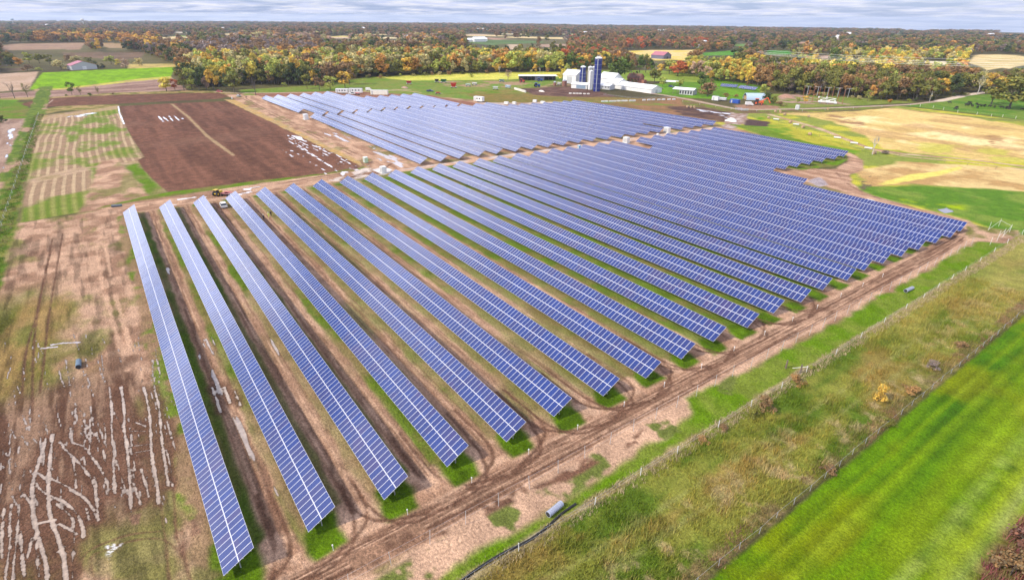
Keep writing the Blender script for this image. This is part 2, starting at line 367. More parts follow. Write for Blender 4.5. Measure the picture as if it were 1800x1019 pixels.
poly(gps((-60,180),(40,180),(65,200),(50,212),(-60,215)), OL, 2, 2)
poly(gps((-60,174),(34,176),(20,184),(-60,205)), noisy(A3((.10,.22,.01)), A3((.09,.15,.02)), 9), 2, 1)
poly(gps((60,195),(110,186),(205,184),(214,190),(100,196),(66,206)), noisy(DRY, OLIVE, 6), 2, 1)
poly(gps((37,183),(70,174),(200,167),(385,163),(402,170),(385,174),(300,178),(200,183),(80,188),(45,187)), noisy(PLOW, PLOW*1.3, 5), 1.2, .5)
for i in range(2): line(gps((78+i*7,182),(86+i*7,176)), .8, A3((.4,.3,.24)), .5, .2)
poly(gps((-80,212),(52,208),(48,240),(36,300),(0,430),(-60,560),(-200,700)), lambda X, Y: mixc(A3((.24,.155,.115)), A3((.34,.235,.18)), sm(.35, .65, fbm(X, Y, 3, 4, 4, .15, 1.6))), 1.5, .8)
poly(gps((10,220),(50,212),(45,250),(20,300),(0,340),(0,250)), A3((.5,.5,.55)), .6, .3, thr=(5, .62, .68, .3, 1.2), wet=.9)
poly(R_(-640, -38.5, -150, -29.3), lambda X, Y: mixc(noisy(A3((.075,.115,.02)), A3((.13,.17,.03)), 3)(X, Y), TAN*.7, sm(.55, .7, fbm(X, Y, 5, 4, 31, .3, 1))), 1.5, 1.2)
def stubble(X, Y):
    st = .5+.5*np.sin((Y+(fbm(X, Y, 40, 2, 6)-.5)*2+1.5*np.sin(X/60))*2*PI/2.9)
    base = mixc(A3((.27,.18,.115)), A3((.47,.35,.22)), sm(.5, .9, st)*(.4+.6*fbm(X, Y, 6, 3, 15)))
    g = sm(.48, .62, fbm(X, Y, 22, 4, 14, .7, 1.1))
    return mixc(base, mixc(A3((.10,.16,.015)), A3((.22,.22,.06)), st*.8), g*.9)
SF = gps((67,207),(209,187),(225,230),(254,276),(243,281),(250,295),(300,345),(250,355),(180,365),(35,392),(50,300),(62,230))
poly(SF, stubble, 1.5, .6)
poly(gps((52,315),(120,298),(243,283),(244,289),(150,300),(100,312),(50,325)), noisy(A3((.40,.28,.19)), A3((.30,.22,.12)), 6), 2.5, 1.2)
poly(gps((162,296),(243,288),(300,345),(232,358),(166,364)), noisy(A3((.095,.16,.014)), A3((.2,.17,.07)), 14, .45, .7), 3, 2)
poly(gps((205,295),(222,292),(250,345),(232,352)), A3((.27,.19,.13)), 3, 1.5, thr=(8, .4, .6))
poly(gps((165,200),(210,195),(240,262),(246,276),(150,287),(110,290),(95,240),(130,215)), A3((.10,.17,.014)), 6, 5, thr=(11, .42, .62, .5, 1.3), op=.8)
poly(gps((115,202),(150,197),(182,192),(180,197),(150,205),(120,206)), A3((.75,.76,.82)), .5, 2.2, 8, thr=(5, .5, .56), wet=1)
poly(gps((60,205),(209,186),(212,191),(64,213)), noisy(DRY*1.05, STUB, 3), 2, 1, op=.8)
# ploughed field with furrows
def plough(X, Y):
    f = fbm(X, Y, 3.2, 4, 16, .08, 1.0)
    c = mixc(PLOW*.75, PLOW*1.6, sm(.2, .8, f*.6+fbm(X, Y, 2.4, 4, 17)*.4))
    return mixc(c, A3((.17,.09,.06)), sm(.5, .75, fbm(X, Y, 35, 3, 19))*.7)
poly(gps((209,187),(300,182),(398,178),(520,233),(645,291),(640,299),(560,312),(450,325),(380,337),(305,343),(285,330),(265,312),(250,295),(243,281),(254,276),(225,230)), plough, 1.0, .5)
line(gps((302,183),(330,205),(365,240),(410,273)), 1.6, A3((.30,.21,.12)), .8, .4)
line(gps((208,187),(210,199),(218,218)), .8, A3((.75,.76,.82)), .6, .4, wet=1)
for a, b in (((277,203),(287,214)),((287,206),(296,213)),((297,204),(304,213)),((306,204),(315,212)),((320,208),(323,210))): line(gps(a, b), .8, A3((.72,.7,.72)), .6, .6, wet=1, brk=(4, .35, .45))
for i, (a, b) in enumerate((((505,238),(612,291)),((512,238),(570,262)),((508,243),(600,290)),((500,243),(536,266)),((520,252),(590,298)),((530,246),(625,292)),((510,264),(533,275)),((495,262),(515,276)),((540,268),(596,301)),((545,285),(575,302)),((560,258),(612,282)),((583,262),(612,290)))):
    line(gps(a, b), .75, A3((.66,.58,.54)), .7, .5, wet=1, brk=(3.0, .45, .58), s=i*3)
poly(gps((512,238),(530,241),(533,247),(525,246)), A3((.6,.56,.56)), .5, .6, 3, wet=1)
# dry margin and green strip beside the dirt road
poly(gps((394,175),(420,176),(540,228),(657,284),(645,296),(600,276),(520,236)), noisy(A3((.36,.26,.14)), A3((.42,.27,.11)), 4), 1.2, .8)
poly(gps((405,170),(425,174),(460,190),(560,236),(652,283),(640,280),(540,228),(440,184)), noisy(GR, OLIVE, 5), 1.5, .8)
# solar site base
poly([(-500, 81), (-205, 84), (-205, -4), (-222, 2), (-222, 6), (-292, 0), (-292, -6), (-212, -14), (-205, -29.5), (-120, -31), (-36, -31), (-36, 205), (-100, 225), (-190, 300), (-320, 300), (-480, 220)],
     lambda X, Y: mixc(mixc(TAN, TAND, sm(.35, .65, fbm(X, Y, 7, 4, 41))), A3((.13,.15,.035)), sm(.55, .7, fbm(X, Y, 9, 4, 42))*.6), 2, 1)
poly(gps((170,368),(300,345),(450,326),(560,313),(640,300),(640,292),(560,306),(450,318),(300,337),(180,362)), noisy(OLIVE, GR, 6), 1, .6)
poly([(-217, -6), (-203, -5), (-203, 88), (-214, 88), (-216.5, 60), (-217.5, 20)], noisy(TAN, TAND, 4, .35, .65, 47, 1.5, .4), 1.2, .8)
poly([(-215, 14), (-204, 10), (-204, 40), (-213, 40)], A3((.55, .48, .44)), .4, .4, 3, thr=(2.5, .62, .70, 1.3, .5), wet=.9)
poly([(-222, 62), (-204, 68), (-204, 88), (-220, 88)], A3((.55, .46, .42)), .4, .4, 3, thr=(3, .56, .66, .6, 1.2), wet=.9)
# dirt road north of the ploughed field
DIRT = noisy(TAN, TAND*1.1, 4, .35, .65, 45, .3, 1.4)
poly(gps((415,167),(470,168),(540,203),(620,245),(700,285),(760,294),(700,303),(655,300),(655,282),(560,235),(440,178)), DIRT, 1.2, .8)
poly(gps((560,232),(600,235),(665,262),(720,285),(700,297),(650,280)), A3((.46,.38,.34)), .6, 1, 6, thr=(3, .60, .68, .25, 1.3), wet=.85)
for o in (-1.2, 1.2): line([(-480, 89+o), (-400, 87+o), (-300, 86.5+o), (-235, 87+o), (-222, 84+o), (-214, 70), (-212.5+o*.6, 40), (-211+o*.6, 5)], .8, TAND*.75, .5, .25, brk=(14, .3, .5))
poly(gps((575,318),(640,296),(700,300),(700,318),(640,322)), noisy(TAND, A3((.55,.46,.4)), 4, .45, .55, 23, 1, 1), 2, 1.5, wet=.4)
for i in range(5): line(smooth(gps((690-i*3,287+i*2),(668-i*2,296+i*3),(640-i*4,303+i*3),(600-i*5,318+i*2))), .55, MUD, .3, .25, wet=.3)
poly(gps((655,299),(672,293),(690,298),(676,309)), CONC_C if 'CONC_C' in globals() else A3((.62,.58,.56)), .4, .1)
# ---- rows: green under and in front, driven strip between
ROWP, ROWY = 9.41835, -2.18795
S = sl_(-206, -3, -44, 145); X = GX[S]; Y = GY[S]
v = (Y-ROWY)/ROWP; kk = np.floor(v); fr = v-kk+(fbm(X, Y, 5, 3, 51)-.5)*.12
inx = sm(-205, -201, X)*sm(-45.5, -48, X+(fbm(X, Y, 4, 3, 52)-.5)*3)*sm(-.25, -.12, v)
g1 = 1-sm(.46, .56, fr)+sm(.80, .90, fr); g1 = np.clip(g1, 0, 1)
lushW = np.clip(.35+.06*kk, .35, 1)
gm = g1*inx*(lushW+(1-lushW)*sm(.40, .55, fbm(X, Y, 14, 4, 53, .4, 1)))
blend(S, inx*.75, mixc(TAND*1.05, TAN*.95, sm(.35, .65, fbm(X, Y, 6, 4, 54, .4, 1.5))))
blend(S, np.clip(gm, 0, 1)*.92, mixc(GR*.9, OLIVE, sm(.35, .7, fbm(X, Y, 5, 4, 55))))
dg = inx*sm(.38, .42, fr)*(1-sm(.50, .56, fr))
blend(S, dg*.5, GRD)  # panel shade behind each high edge, painted in as darker grass
strip = inx*(1-g1)
blend(S, strip*sm(.50, .66, fbm(X, Y, 16, 3, 56, .5, 1))*.75*sm(2.2, 3.2, kk+0*X), A3((.16,.16,.05)))
for q, w_ in ((.63, .045), (.76, .045)):
    wv = fr+(fbm(X, Y, 18, 3, 57+int(q*100), 1, .2)-.5)*.10
    m = (1-sm(w_*.6, w_*1.3, np.abs(wv-q)))*inx*sm(.40, .55, fbm(X, Y, 30, 3, 60+int(q*100), .6, 1.4))
    blend(S, m*.6, MUD*1.5); RUT[S] = np.maximum(RUT[S], m)
# wet ruts between the first rows
for k, x0, x1 in ((0, -108, -72), (1, -112, -85), (0, -150, -140), (2, -105, -60), (0, -95, -60)):
    yc = ROWY+ROWP*(k+.7)
    poly([(x0, yc-2), (x1, yc-1.6), (x1, yc+1.6), (x0, yc+1.8)], A3((.38,.29,.23)) if k < 2 else TAND, .6, .6, 5, thr=(1.2, .60, .74, .08, 1.2), wet=.95 if k < 2 else .5)
for k in range(22):                                 # grass tongues round the row ends
    xe = -50.76+.159*k; yk = ROWY+ROWP*k*(1.0 if k < 9 else .985)+1.2
    for (cx, cy, rx, ry) in ((xe+.8, yk+.7, 4.6, 3.0), (-203+.61*k, yk, 1.5, 2)):
        P = [(cx+rx*math.cos(t), cy+ry*math.sin(t)) for t in np.linspace(0, 2*PI, 14)[:-1]]
        poly(P, noisy(GR*.95, GR*.6, 3), 1.2, .8, 3)
    if k < 21:
        P = [(xe-3, yk+3.0), (xe+3.5, yk+2.2), (xe+5, yk+5), (xe+3.5, yk+8.2), (xe-3, yk+7)]
        poly(P, noisy(TAN*1.08, TAND*1.1, 3), 1.2, .8, 3)
# ---- perimeter road on the east side
poly([(-47.8, -35), (-42.6, -35), (-42.6, 190), (-44, 203), (-50, 206), (-50, 200), (-48.5, 190)], noisy(TAND*1.1, TAN, 4, .35, .65, 61, 1.5, .35), 1, .5)
poly([(-43, -35), (-37.6, -35), (-37.6, 30), (-38.6, 55), (-39.5, 66), (-41.6, 80), (-42.2, 100), (-42.3, 190), (-43.2, 190)], noisy(TAN*1.12, TAN*.92, 4, .3, .7, 62), 1.4, 1.3, 4)
poly([(-42.5, 66), (-41.5, 78), (-42, 190), (-36, 195), (-36, -35), (-37.6, -35), (-37.8, 30), (-38.8, 55), (-40, 63)], noisy(GR*1.1, A3((.16,.2,.035)), 4, .35, .7), 1.5, 1.2, 4)
poly([(-42, 8), (-38, 8), (-38, 70), (-42, 78)], A3((.13,.15,.04)), 1, .8, thr=(4, .56, .66))
for a, op in ((-46.3, .9), (-45.4, .55), (-44.4, .9), (-43.7, .55), (-46.9, .5)):
    line(smooth([(a-1.2, -30), (a-.3, 0), (a+.25*math.sin(a*9), 30), (a, 70), (a+.2, 110), (a-.1, 150), (a-.6, 186), (a-3.0, 203)]), .6, MUD*1.1, .35, .32, op=op, brk=(10, .28, .42), s=int(-a*10) % 50, rut=1.)
for i in range(30):
    r = random.Random(i); a = -47.4+i*.135+r.uniform(-.1, .1); o_ = r.uniform(2, 60)
    line(smooth([(a-.4, -30), (a, 0), (a+r.uniform(-.3, .3), 30), (a, 70), (a+r.uniform(-.3, .3), 110), (a, 150), (a-.5, 186)]), .16, [MUD*1.2, TAN*1.1, MUD, TAND*.8][i % 4], .16, .10, op=.8, brk=(9, .40, .52), s=i*2)
for k in range(9):
    for j in range(7):
        r = random.Random(k*9+j); yg = ROWY+ROWP*(k+.58+j*.045)
        line(smooth([(-200, yg), (-160, yg+r.uniform(-.3, .3)), (-120, yg+r.uniform(-.4, .4)), (-80, yg+r.uniform(-.3, .3)), (-52, yg)]), .26, [MUD*1.6, TAN*1.1, TAND*.8][j % 3], .24, .14, op=.7, brk=(12, .44, .56), s=k*9+j)
for k in range(13):
    yg = ROWY+ROWP*(k+.70); r = random.Random(k)
    for o in (-.85, .85):
        for sgn in ((1,), (-1,), (1, -1))[(k*7+1) % 3]:
            line(smooth([(-62, yg+o*.8), (-54, yg+o), (-50.5+o*.3, yg+o*.9+.6*sgn), (-48+o*.5*sgn, yg+2.2*sgn+o*.5), (-46.6+o*.6*sgn, yg+5*sgn), (-45.8, yg+9*sgn)]), .5, MUD*1.1, .35, .2, op=.85, brk=(8, .22, .4), rut=.8)
poly([(-46, 10), (-43.2, 10), (-41.5, 30), (-42.5, 36), (-45.5, 28)], noisy(TAND, MUD, 3), 1, .6, thr=(4, .5, .6), wet=.25)
poly([(-42.2, 34), (-41.6, 33), (-40.4, 38), (-40.6, 44), (-41.7, 43)], MUD*1.5, 1, .8, thr=(2.5, .45, .55), wet=.5)
poly([(-41.4, 48), (-40, 48), (-40.2, 55), (-41.2, 54)], MUD*1.5, 1, .8, thr=(2, .5, .6), wet=.4)
# old fence line and the wild strip
poly(R_(-36.2, -35, -34.4, 210), noisy(A3((.42,.33,.2)), A3((.30,.24,.10)), 2.5), .8, .4, 3)
def wild(X, Y):
    c = mixc(A3((.085,.13,.018)), A3((.20,.20,.045)), sm(.3, .7, fbm(X, Y, 3.2, 5, 71, 1, .45)))
    c = mixc(c, A3((.25,.17,.06)), sm(.5, .68, fbm(X, Y, 7, 5, 72, 1, .5))*.7)
    c = mixc(c, A3((.36,.28,.15)), sm(.56, .72, fbm(X, Y, 2.4, 5, 73))*sm(-33, -24, X)*.8)
    return mixc(c, A3((.27,.24,.07)), sm(105, 125, Y)*sm(.2, .6, fbm(X, Y, 10, 4, 74, 1.5, .4))*.8)
poly([(-34.7, -35), (-20.9, -35), (-20.9, 160), (-22, 500), (-37, 210)], wild, .8, .3)
for xx_ in (-30.5, -27.5): line(smooth([(xx_, 20), (xx_+.8, 60), (xx_+1.6, 110), (xx_+1, 160)]), .6, A3((.26,.25,.09)), .5, .4, op=.5, brk=(9, .35, .5))
poly(R_(-22.8, -35, -20.4, 170), noisy(A3((.22,.16,.08)), A3((.15,.14,.045)), 1.6), .6, .5, 2, thr=(5, .42, .6))
def lawn(X, Y):
    c = mixc(A3((.042,.115,.002)), A3((.10,.19,.004)), sm(.3, .7, fbm(X, Y, 3.5, 4, 81, 1, .10)))
    c = mixc(c, A3((.27,.32,.035)), sm(-18, -3, X)*sm(.33, .62, fbm(X, Y, 2.2, 4, 82, 1.2, .10))*.8)
    c = mixc(c, A3((.20,.20,.02)), sm(.50, .7, fbm(X, Y, 9, 4, 83, 1, .5))*.6)
    for x_, w_, o_ in ((-17.6, .5, .25), (-15.1, .9, .3), (-13.2, .5, .35), (-10.6, .9, .4), (-8.4, .6, .45), (-6.2, .8, .4)): c = mixc(c, A3((.26, .34, .035)), (1-sm(w_*.3, w_, np.abs(X-x_+(fbm(X, Y, 25, 2, 85)-.5)*.8)))*o_*sm(.25, .6, fbm(X, Y, 9, 3, 86, 1, .3)))
    return mixc(c, c*.62, sm(.3, .9, .5+.5*np.sin(X*2*PI/2.3+fbm(X, Y, 20, 2, 84)*2))*.5)
poly([(-20.2, -60), (60, -60), (60, 400), (-20.2, 400)], lawn, .6, .25, 2)
tr = [gps((1560,1060),(1650,960),(1740,850),(1800,780),(1860,705)), gps((1655,1040),(1730,945),(1800,860),(1850,800))]
for P in tr: line(smooth(P), .95, A3((.30,.33,.10)), .7, .2, op=.75, brk=(9, .2, .4))
for P in (gps((1620,985),(1690,905),(1742,845)), gps((1690,925),(1770,838),(1782,820))): line(smooth(P), .35, A3((.035,.085,.004)), .35, .12, op=.9, brk=(6, .3, .5))
poly(gps((1710,1040),(1735,980),(1770,930),(1830,880),(1900,900),(1900,1100),(1700,1100)), noisy(A3((.2,.12,.07)), A3((.12,.1,.03)), 2), .8, .6)
# ---- mud lot south of the first row
def lot(X, Y):
    c = mixc(mixc(TAN*.95, TAND, sm(.35, .65, fbm(X, Y, 4, 5, 91))), A3((.16,.16,.045)), sm(.5, .65, fbm(X, Y, 10, 5, 92, .6, 1))*.8)
    olive = mixc(A3((.12,.125,.025)), A3((.24,.16,.06)), sm(.4, .65, fbm(X, Y, 7, 5, 93, .6, 1.5)))
    c = mixc(c, olive, sm(-12, -19, Y+(fbm(X, Y, 9, 4, 94)-.5)*16)*sm(-162, -140, X)*.9)
    c = mixc(c, c*.5, sm(.45, .68, fbm(X, Y, 1.6, 4, 90, .12, 1.3))*.85)
    c = mixc(c, mixc(A3((.24,.15,.10)), MUD*.9, sm(.38, .6, fbm(X, Y, 1.5, 5, 95, .14, 1.4))), sm(-112, -98, X+(fbm(X, Y, 8, 4, 96)-.5)*14)*sm(-63, -72, X+(fbm(X, Y, 5, 3, 97)-.5)*8)*sm(-5.5, -8, Y+(fbm(X, Y, 4, 3, 98)-.5)*3))
    return c
poly([(-212, -5), (-203, -2.5), (-60, -2.5), (-52, -2), (-47, -35), (-160, -35), (-212, -30)], lot, 1.5, .8)
poly([(-203, -4.6), (-56, -4.6), (-52, -1.5), (-203, -1.5)], noisy(A3((.24,.155,.09)), GR, 6, .45, .6), 1.0, .9, 4, op=.8)
poly([(-163, -40), (-163, -29), (-120, -30), (-95, -33), (-95, -50)], noisy(A3((.04,.07,.012)), A3((.10,.12,.03)), 4), 2, 1.5)
poly([(-300, -35), (-300, -30), (-160, -29), (-128, -30), (-128, -40)], noisy(A3((.075,.13,.014)), A3((.16,.16,.04)), 3), 1.5, 1.2)
for P in ([(56,740),(60,600),(75,500),(90,440)], [(38,700),(45,620),(62,560),(82,470),(92,420)], [(70,690),(80,610),(85,560),(100,470),(110,410)]):
    line(smooth(gps(*P)), .4, MUD, .3, .15, op=.85, brk=(6, .25, .4), rut=1)
for P in ([(170,440),(180,500),(200,570),(225,650)], [(185,430),(198,500),(215,560),(238,640)]):
    line(smooth(gps(*P)), .8, TAN*1.15, .6, .4, op=.7, brk=(6, .3, .5))
PX = lambda *c: gps(*[(a/3.007, 680+b/3.007) for a, b in c])
RUTW = [  # flooded wheel ruts (width m)
 ([(275,250),(262,400),(255,520),(258,640),(285,740),(318,830),(340,920),(350,1019),(352,1080)], .62), ([(240,270),(205,400),(172,500),(170,600),(180,700),(205,800),(228,880),(245,960),(248,1060)], .62),
 ([(318,285),(345,330),(400,380),(450,440),(490,500),(510,600)], .32), ([(372,240),(380,290),(440,310),(480,360),(530,430),(565,500),(575,570)], .36), ([(400,110),(390,190),(380,260)], .35),
 ([(445,170),(450,240),(445,310)], .28), ([(475,170),(478,250),(470,340)], .3), ([(578,0),(590,120),(590,230),(600,330),(600,430),(608,560)], .5), ([(640,0),(655,110),(655,215),(668,300),(680,420),(688,560),(690,640)], .55),
 ([(600,130),(640,200),(690,330),(715,440)], .2), ([(610,370),(640,470),(670,560)], .18), ([(760,0),(785,110),(795,220),(800,330),(815,440),(832,530),(838,610)], .5), ([(815,0),(840,110),(850,220),(862,330),(878,430),(890,520)], .5),
 ([(700,430),(712,530),(745,620)], .3), ([(745,430),(770,510),(785,580)], .3), ([(385,370),(395,450),(400,530)], .3), ([(500,470),(510,560),(515,680),(520,700)], .38), ([(370,540),(440,580),(490,640),(518,700)], .42),
 ([(195,520),(240,560),(330,600),(400,660),(435,740),(440,790)], .45), ([(265,480),(330,510),(400,550)], .3), ([(200,720),(250,705),(290,700)], .45), ([(310,720),(370,750),(410,775)], .25), ([(200,450),(250,490)], .3),
 ([(270,590),(330,640),(380,690),(385,740)], .3), ([(125,565),(160,610)], .25), ([(100,620),(95,720),(90,800),(75,900),(65,1019)], .38), ([(60,620),(50,720),(50,850),(30,960),(25,1040)], .36), ([(20,640),(10,760),(8,900)], .4),
 ([(108,760),(115,880),(130,1010)], .36), ([(170,790),(150,870),(140,900)], .3), ([(388,700),(390,800),(385,900),(385,1000)], .25), ([(300,870),(360,830)], .2), ([(270,960),(310,940)], .15), ([(190,780),(195,880),(205,1000)], .4),
 ([(545,170),(555,230),(560,320)], .22), ([(500,240),(540,320),(560,420)], .2), ([(700,180),(770,205)], .2), ([(695,230),(770,232)], .14), ([(700,310),(790,300)], .18), ([(705,345),(800,330)], .16), ([(715,372),(800,345)], .16), ([(700,150),(760,190)], .16),
 ([(455,640),(470,700)], .3), ([(130,430),(118,560)], .15), ([(235,300),(225,430)], .2), ([(885,180),(905,260),(930,340)], .25), ([(880,330),(900,430),(912,520)], .22), ([(1120,0),(1140,50),(1165,130)], .5), ([(1185,0),(1200,40),(1215,80)], .5), ([(1240,20),(1270,95)], .3)]
for P, w in RUTW: line(smooth(PX(*P)), w*1.4+1.0, MUD*1.15, 1.1, .5, op=.8, wet=.25, rut=.6)
for i, (P, w) in enumerate(RUTW): line(smooth(PX(*P)), w*.72, PUD, .6, .18, wet=1.0, s=i)
for i in range(150):
    r = random.Random(i+50); a = r.uniform(-20, 900); b = r.uniform(-330, 620); l = r.uniform(40, 150); dx = r.uniform(-6, 22)
    line(smooth(PX((a, b), (a+dx, b+l/2), (a+dx*2.2, b+l))), r.uniform(.08, .2), PUD*.8, .25, .12, wet=.9, brk=(2, .4, .55), s=i)
for P in ([(905,280),(920,560),(930,800)], [(850,620),(870,780),(895,1019)], [(920,700),(945,820),(1000,1019)], [(960,760),(975,880),(1010,1019)], [(500,1019),(480,900),(560,860),(700,810),(850,800),(940,860)], [(420,980),(450,880),(560,820),(700,775),(850,760)]):
    line(smooth(PX(*P)), .3, MUD*1.3, .3, .15, op=.7, brk=(5, .25, .45), rut=1)
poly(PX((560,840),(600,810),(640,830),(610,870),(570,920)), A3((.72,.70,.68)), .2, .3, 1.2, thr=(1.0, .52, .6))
poly(PX((1000,700),(1040,690),(1060,770),(1010,790)), TAND*.9, .4, .5, 2, wet=.7)
poly(PX((690,680),(740,670),(735,720),(700,720)), TAND*.75, .4, .4, 2, wet=.7)
for P in ([(270,798),(330,788),(420,785)], [(220,815),(300,808)]): line(gps(*[(a/3, 340+b/3) for a, b in P]), .5, A3((.45,.38,.36)), .3, .2, wet=.8)
# corridor between the blocks
poly([(-207, 88), (-203.5, 88), (-199.5, 130), (-195, 200), (-190, 262), (-191, 282), (-195, 282), (-201, 200), (-206, 130)], noisy(TAN*1.05, A3((.5,.42,.38)), 5, .45, .6), .8, .6)
line([(-205, 90), (-201, 130), (-198, 170), (-195.5, 220), (-192, 270), (-176, 300)], 2.4, TAN, .8, .5)
# ---- country east and north of the array
YG = A3((.42,.38,.06))
poly(gps((1290,225),(1240,212),(1290,190),(1450,192),(1580,186),(1700,200),(1830,215),(1830,420),(1720,400),(1560,352),(1500,330),(1490,300),(1500,270)), noisy(YG, A3((.2,.23,.05)), 12), 3, 2)
poly(gps((1340,196),(1447,197),(1575,190),(1700,205),(1751,214),(1830,226),(1830,288),(1700,279),(1624,271),(1553,261),(1518,236),(1469,215),(1420,205)), noisy(A3((.66,.46,.20)), A3((.50,.36,.14)), 18, .3, .7, 3, .6, 1), 4, 4)
poly(gps((1470,207),(1560,200),(1680,215),(1800,245),(1800,270),(1640,262),(1560,245)), A3((.80,.60,.33)), 8, 6, thr=(16, .45, .62), op=.8)
poly(gps((1723,232),(1762,240),(1758,255),(1737,268),(1720,262),(1735,248)), A3((.30,.17,.08)), 3, 4, 6, thr=(5, .42, .58), op=.85)
poly(gps((1440,197),(1620,195),(1830,230),(1830,286),(1640,270),(1520,240)), A3((.38,.24,.11)), 6, 5, thr=(13, .48, .66, .5, 1.3), op=.7)
poly(gps((1600,250),(1830,262),(1830,288),(1640,275)), A3((.42,.40,.08)), 5, 4, thr=(10, .4, .6), op=.7)
poly(gps((1430,197),(1500,207),(1530,222),(1500,222),(1450,208)), A3((.30,.18,.09)), 3, 3, thr=(8, .4, .6))
poly(gps((1290,225),(1340,205),(1360,215),(1520,265),(1500,272)), noisy(A3((.12,.22,.02)), YG*.8, 10), 3, 2)
poly(gps((1500,300),(1589,284),(1830,298),(1830,340),(1606,324),(1530,330)), noisy(A3((.60,.44,.21)), A3((.40,.25,.11)), 10, .3, .7), 3, 2)
poly(gps((1539,323),(1600,308),(1690,293),(1678,302),(1620,314),(1557,327)), A3((.62,.52,.15)), 2, 1.5)
poly(gps((1500,328),(1624,326),(1830,338),(1830,420),(1740,400),(1695,383),(1610,362),(1536,345)), noisy(A3((.085,.17,.018)), A3((.16,.22,.04)), 8, .35, .7), 3, 2)
poly(gps((1590,352),(1700,360),(1690,378),(1620,366)), A3((.26,.34,.02)), 4, 3, thr=(8, .45, .6))
poly(gps((1646,368),(1664,365),(1678,372),(1660,375)), A3((.12,.10,.11)), .8, .6, 3, wet=1)
line(gps((1352,201),(1440,226),(1529,261),(1589,271),(1700,280),(1830,296)), 3.2, noisy(TAND*1.2, A3((.5,.36,.24)), 5), 2, .8)
poly(gps((1370,296),(1412,300),(1468,296),(1490,284),(1483,270),(1495,268),(1516,282),(1520,297),(1494,308),(1496,322),(1520,340),(1600,363),(1700,387),(1724,402),(1700,400),(1600,372),(1500,342),(1440,325),(1400,315)), DIRT, 1.5, 1.2)
poly(gps((1380,294),(1440,282),(1484,270),(1492,280),(1470,292),(1412,298)), noisy(GR*1.1, OLIVE, 4), 1, .8)
poly(gps((1415,318),(1440,312),(1458,325),(1440,328)), A3((.36,.3,.3)), .8, 1, 4, wet=.7)
line(smooth(gps((1470,303),(1493,325),(1540,347),(1620,368),(1690,388),(1716,402),(1722,412),(1700,428))), .9, MUD*1.5, .8, .4, op=.7, brk=(9, .3, .45))
line(smooth(gps((1530,262),(1600,276),(1700,285),(1810,300))), 1.5, TAN, 1, .5)
poly(gps((1530,305),(1540,322),(1515,336),(1520,320)), A3((.13,.1,.06)), 1, 2, thr=(4, .5, .6))
poly(gps((1700,392),(1745,402),(1790,405),(1790,415),(1740,420),(1700,425)), noisy(TAN, OLIVE, 4), 1, 1)
# fields round the farm
poly(gps((980,178),(1060,176),(1200,170),(1300,195),(1300,215),(1260,215),(1130,195)), noisy(A3((.17,.11,.05)), A3((.24,.13,.07)), 9), 3, 2)
poly(gps((1040,179),(1100,178),(1200,185),(1140,186)), noisy(A3((.13,.19,.03)), A3((.2,.13,.05)), 8), 2, 2)
poly(gps((1170,187),(1275,188),(1293,202),(1290,215),(1267,213),(1200,203)), noisy(A3((.07,.04,.035)), A3((.13,.075,.05)), 6), 3, 2.5)
poly(gps((1308,208),(1358,215),(1350,222),(1307,221)), A3((.075,.045,.04)), 2, 2)
poly(gps((1210,185),(1262,192),(1300,195),(1290,213),(1250,205)), A3((.7,.66,.66)), 1, 1.5, thr=(5, .66, .72, .5, 1.3), wet=.9)
poly(gps((1288,190),(1316,195),(1310,215),(1290,228),(1270,225)), noisy(A3((.26,.17,.13)), A3((.42,.34,.31)), 2.5, .5, .62), 2, 2)
poly(gps((1280,218),(1330,222),(1420,250),(1480,262),(1478,268),(1380,250)), GREEN, 2, 1.5)
poly(gps((1140,150),(1240,136),(1345,152),(1345,165),(1300,176),(1200,172),(1145,163)), noisy(A3((.12,.24,.02)), A3((.09,.17,.02)), 10), 3, 1)
poly(gps((1040,124),(1165,124),(1250,136),(1240,145),(1040,140)), noisy(A3((.22,.27,.05)), A3((.14,.2,.03)), 12), 4, 2)
poly(gps((1360,165),(1480,170),(1620,180),(1500,186),(1360,192),(1330,175)), noisy(A3((.18,.2,.05)), A3((.13,.17,.03)), 8), 3, 1.5)
poly(gps((1370,168),(1400,165),(1430,172),(1500,184),(1440,184),(1370,180)), A3((.34,.22,.17)), 3, 2, thr=(6, .4, .55))
poly(gps((1590,186),(1655,178),(1700,168),(1830,160),(1830,215),(1740,203),(1640,192)), noisy(A3((.08,.17,.02)), A3((.14,.2,.035)), 8), 3, 1.5)
poly(gps((1200,176),(1300,194),(1440,191),(1590,185),(1500,196),(1440,197),(1300,200),(1200,184)), noisy(A3((.14,.18,.03)), A3((.14,.09,.05)), 7), 2, 1.5)
poly(gps((1290,185),(1330,183),(1370,187),(1370,192),(1300,193)), TAND, 2, 1.5)
line(gps((1135,163),(1165,167),(1200,173),(1290,191),(1330,193),(1430,191),(1500,188.5),(1600,184),(1650,178),(1700,167),(1735,162)), 4.2, A3((.40,.30,.23)), 1.2, .4)
line(gps((1650,178),(1700,167),(1740,161)), 6, A3((.6,.48,.38)), 1.2, .4)
line(gps((1350,200),(1440,198),(1560,190),(1700,205),(1800,214)), 1.8, A3((.12,.09,.05)), 1, .5)
poly(gps((420,158),(560,150),(640,137),(780,127),(1000,126),(1005,145),(960,152),(960,165),(1050,180),(870,178),(760,170),(620,165),(430,168)), noisy(A3((.12,.19,.03)), A3((.17,.19,.045)), 10), 3, 2)
poly(gps((770,143),(900,143),(1000,146),(1010,160),(940,160),(860,155),(780,152)), A3((.30,.2,.12)), 3, 3, thr=(9, .5, .62))
poly(gps((660,136),(780,127.5),(1000,126),(1005,134),(900,140),(800,141),(720,142)), noisy(A3((.55,.50,.12)), A3((.42,.42,.09)), 14), 5, 2)  # sunlit patch of the pasture, painted in as brighter yellow
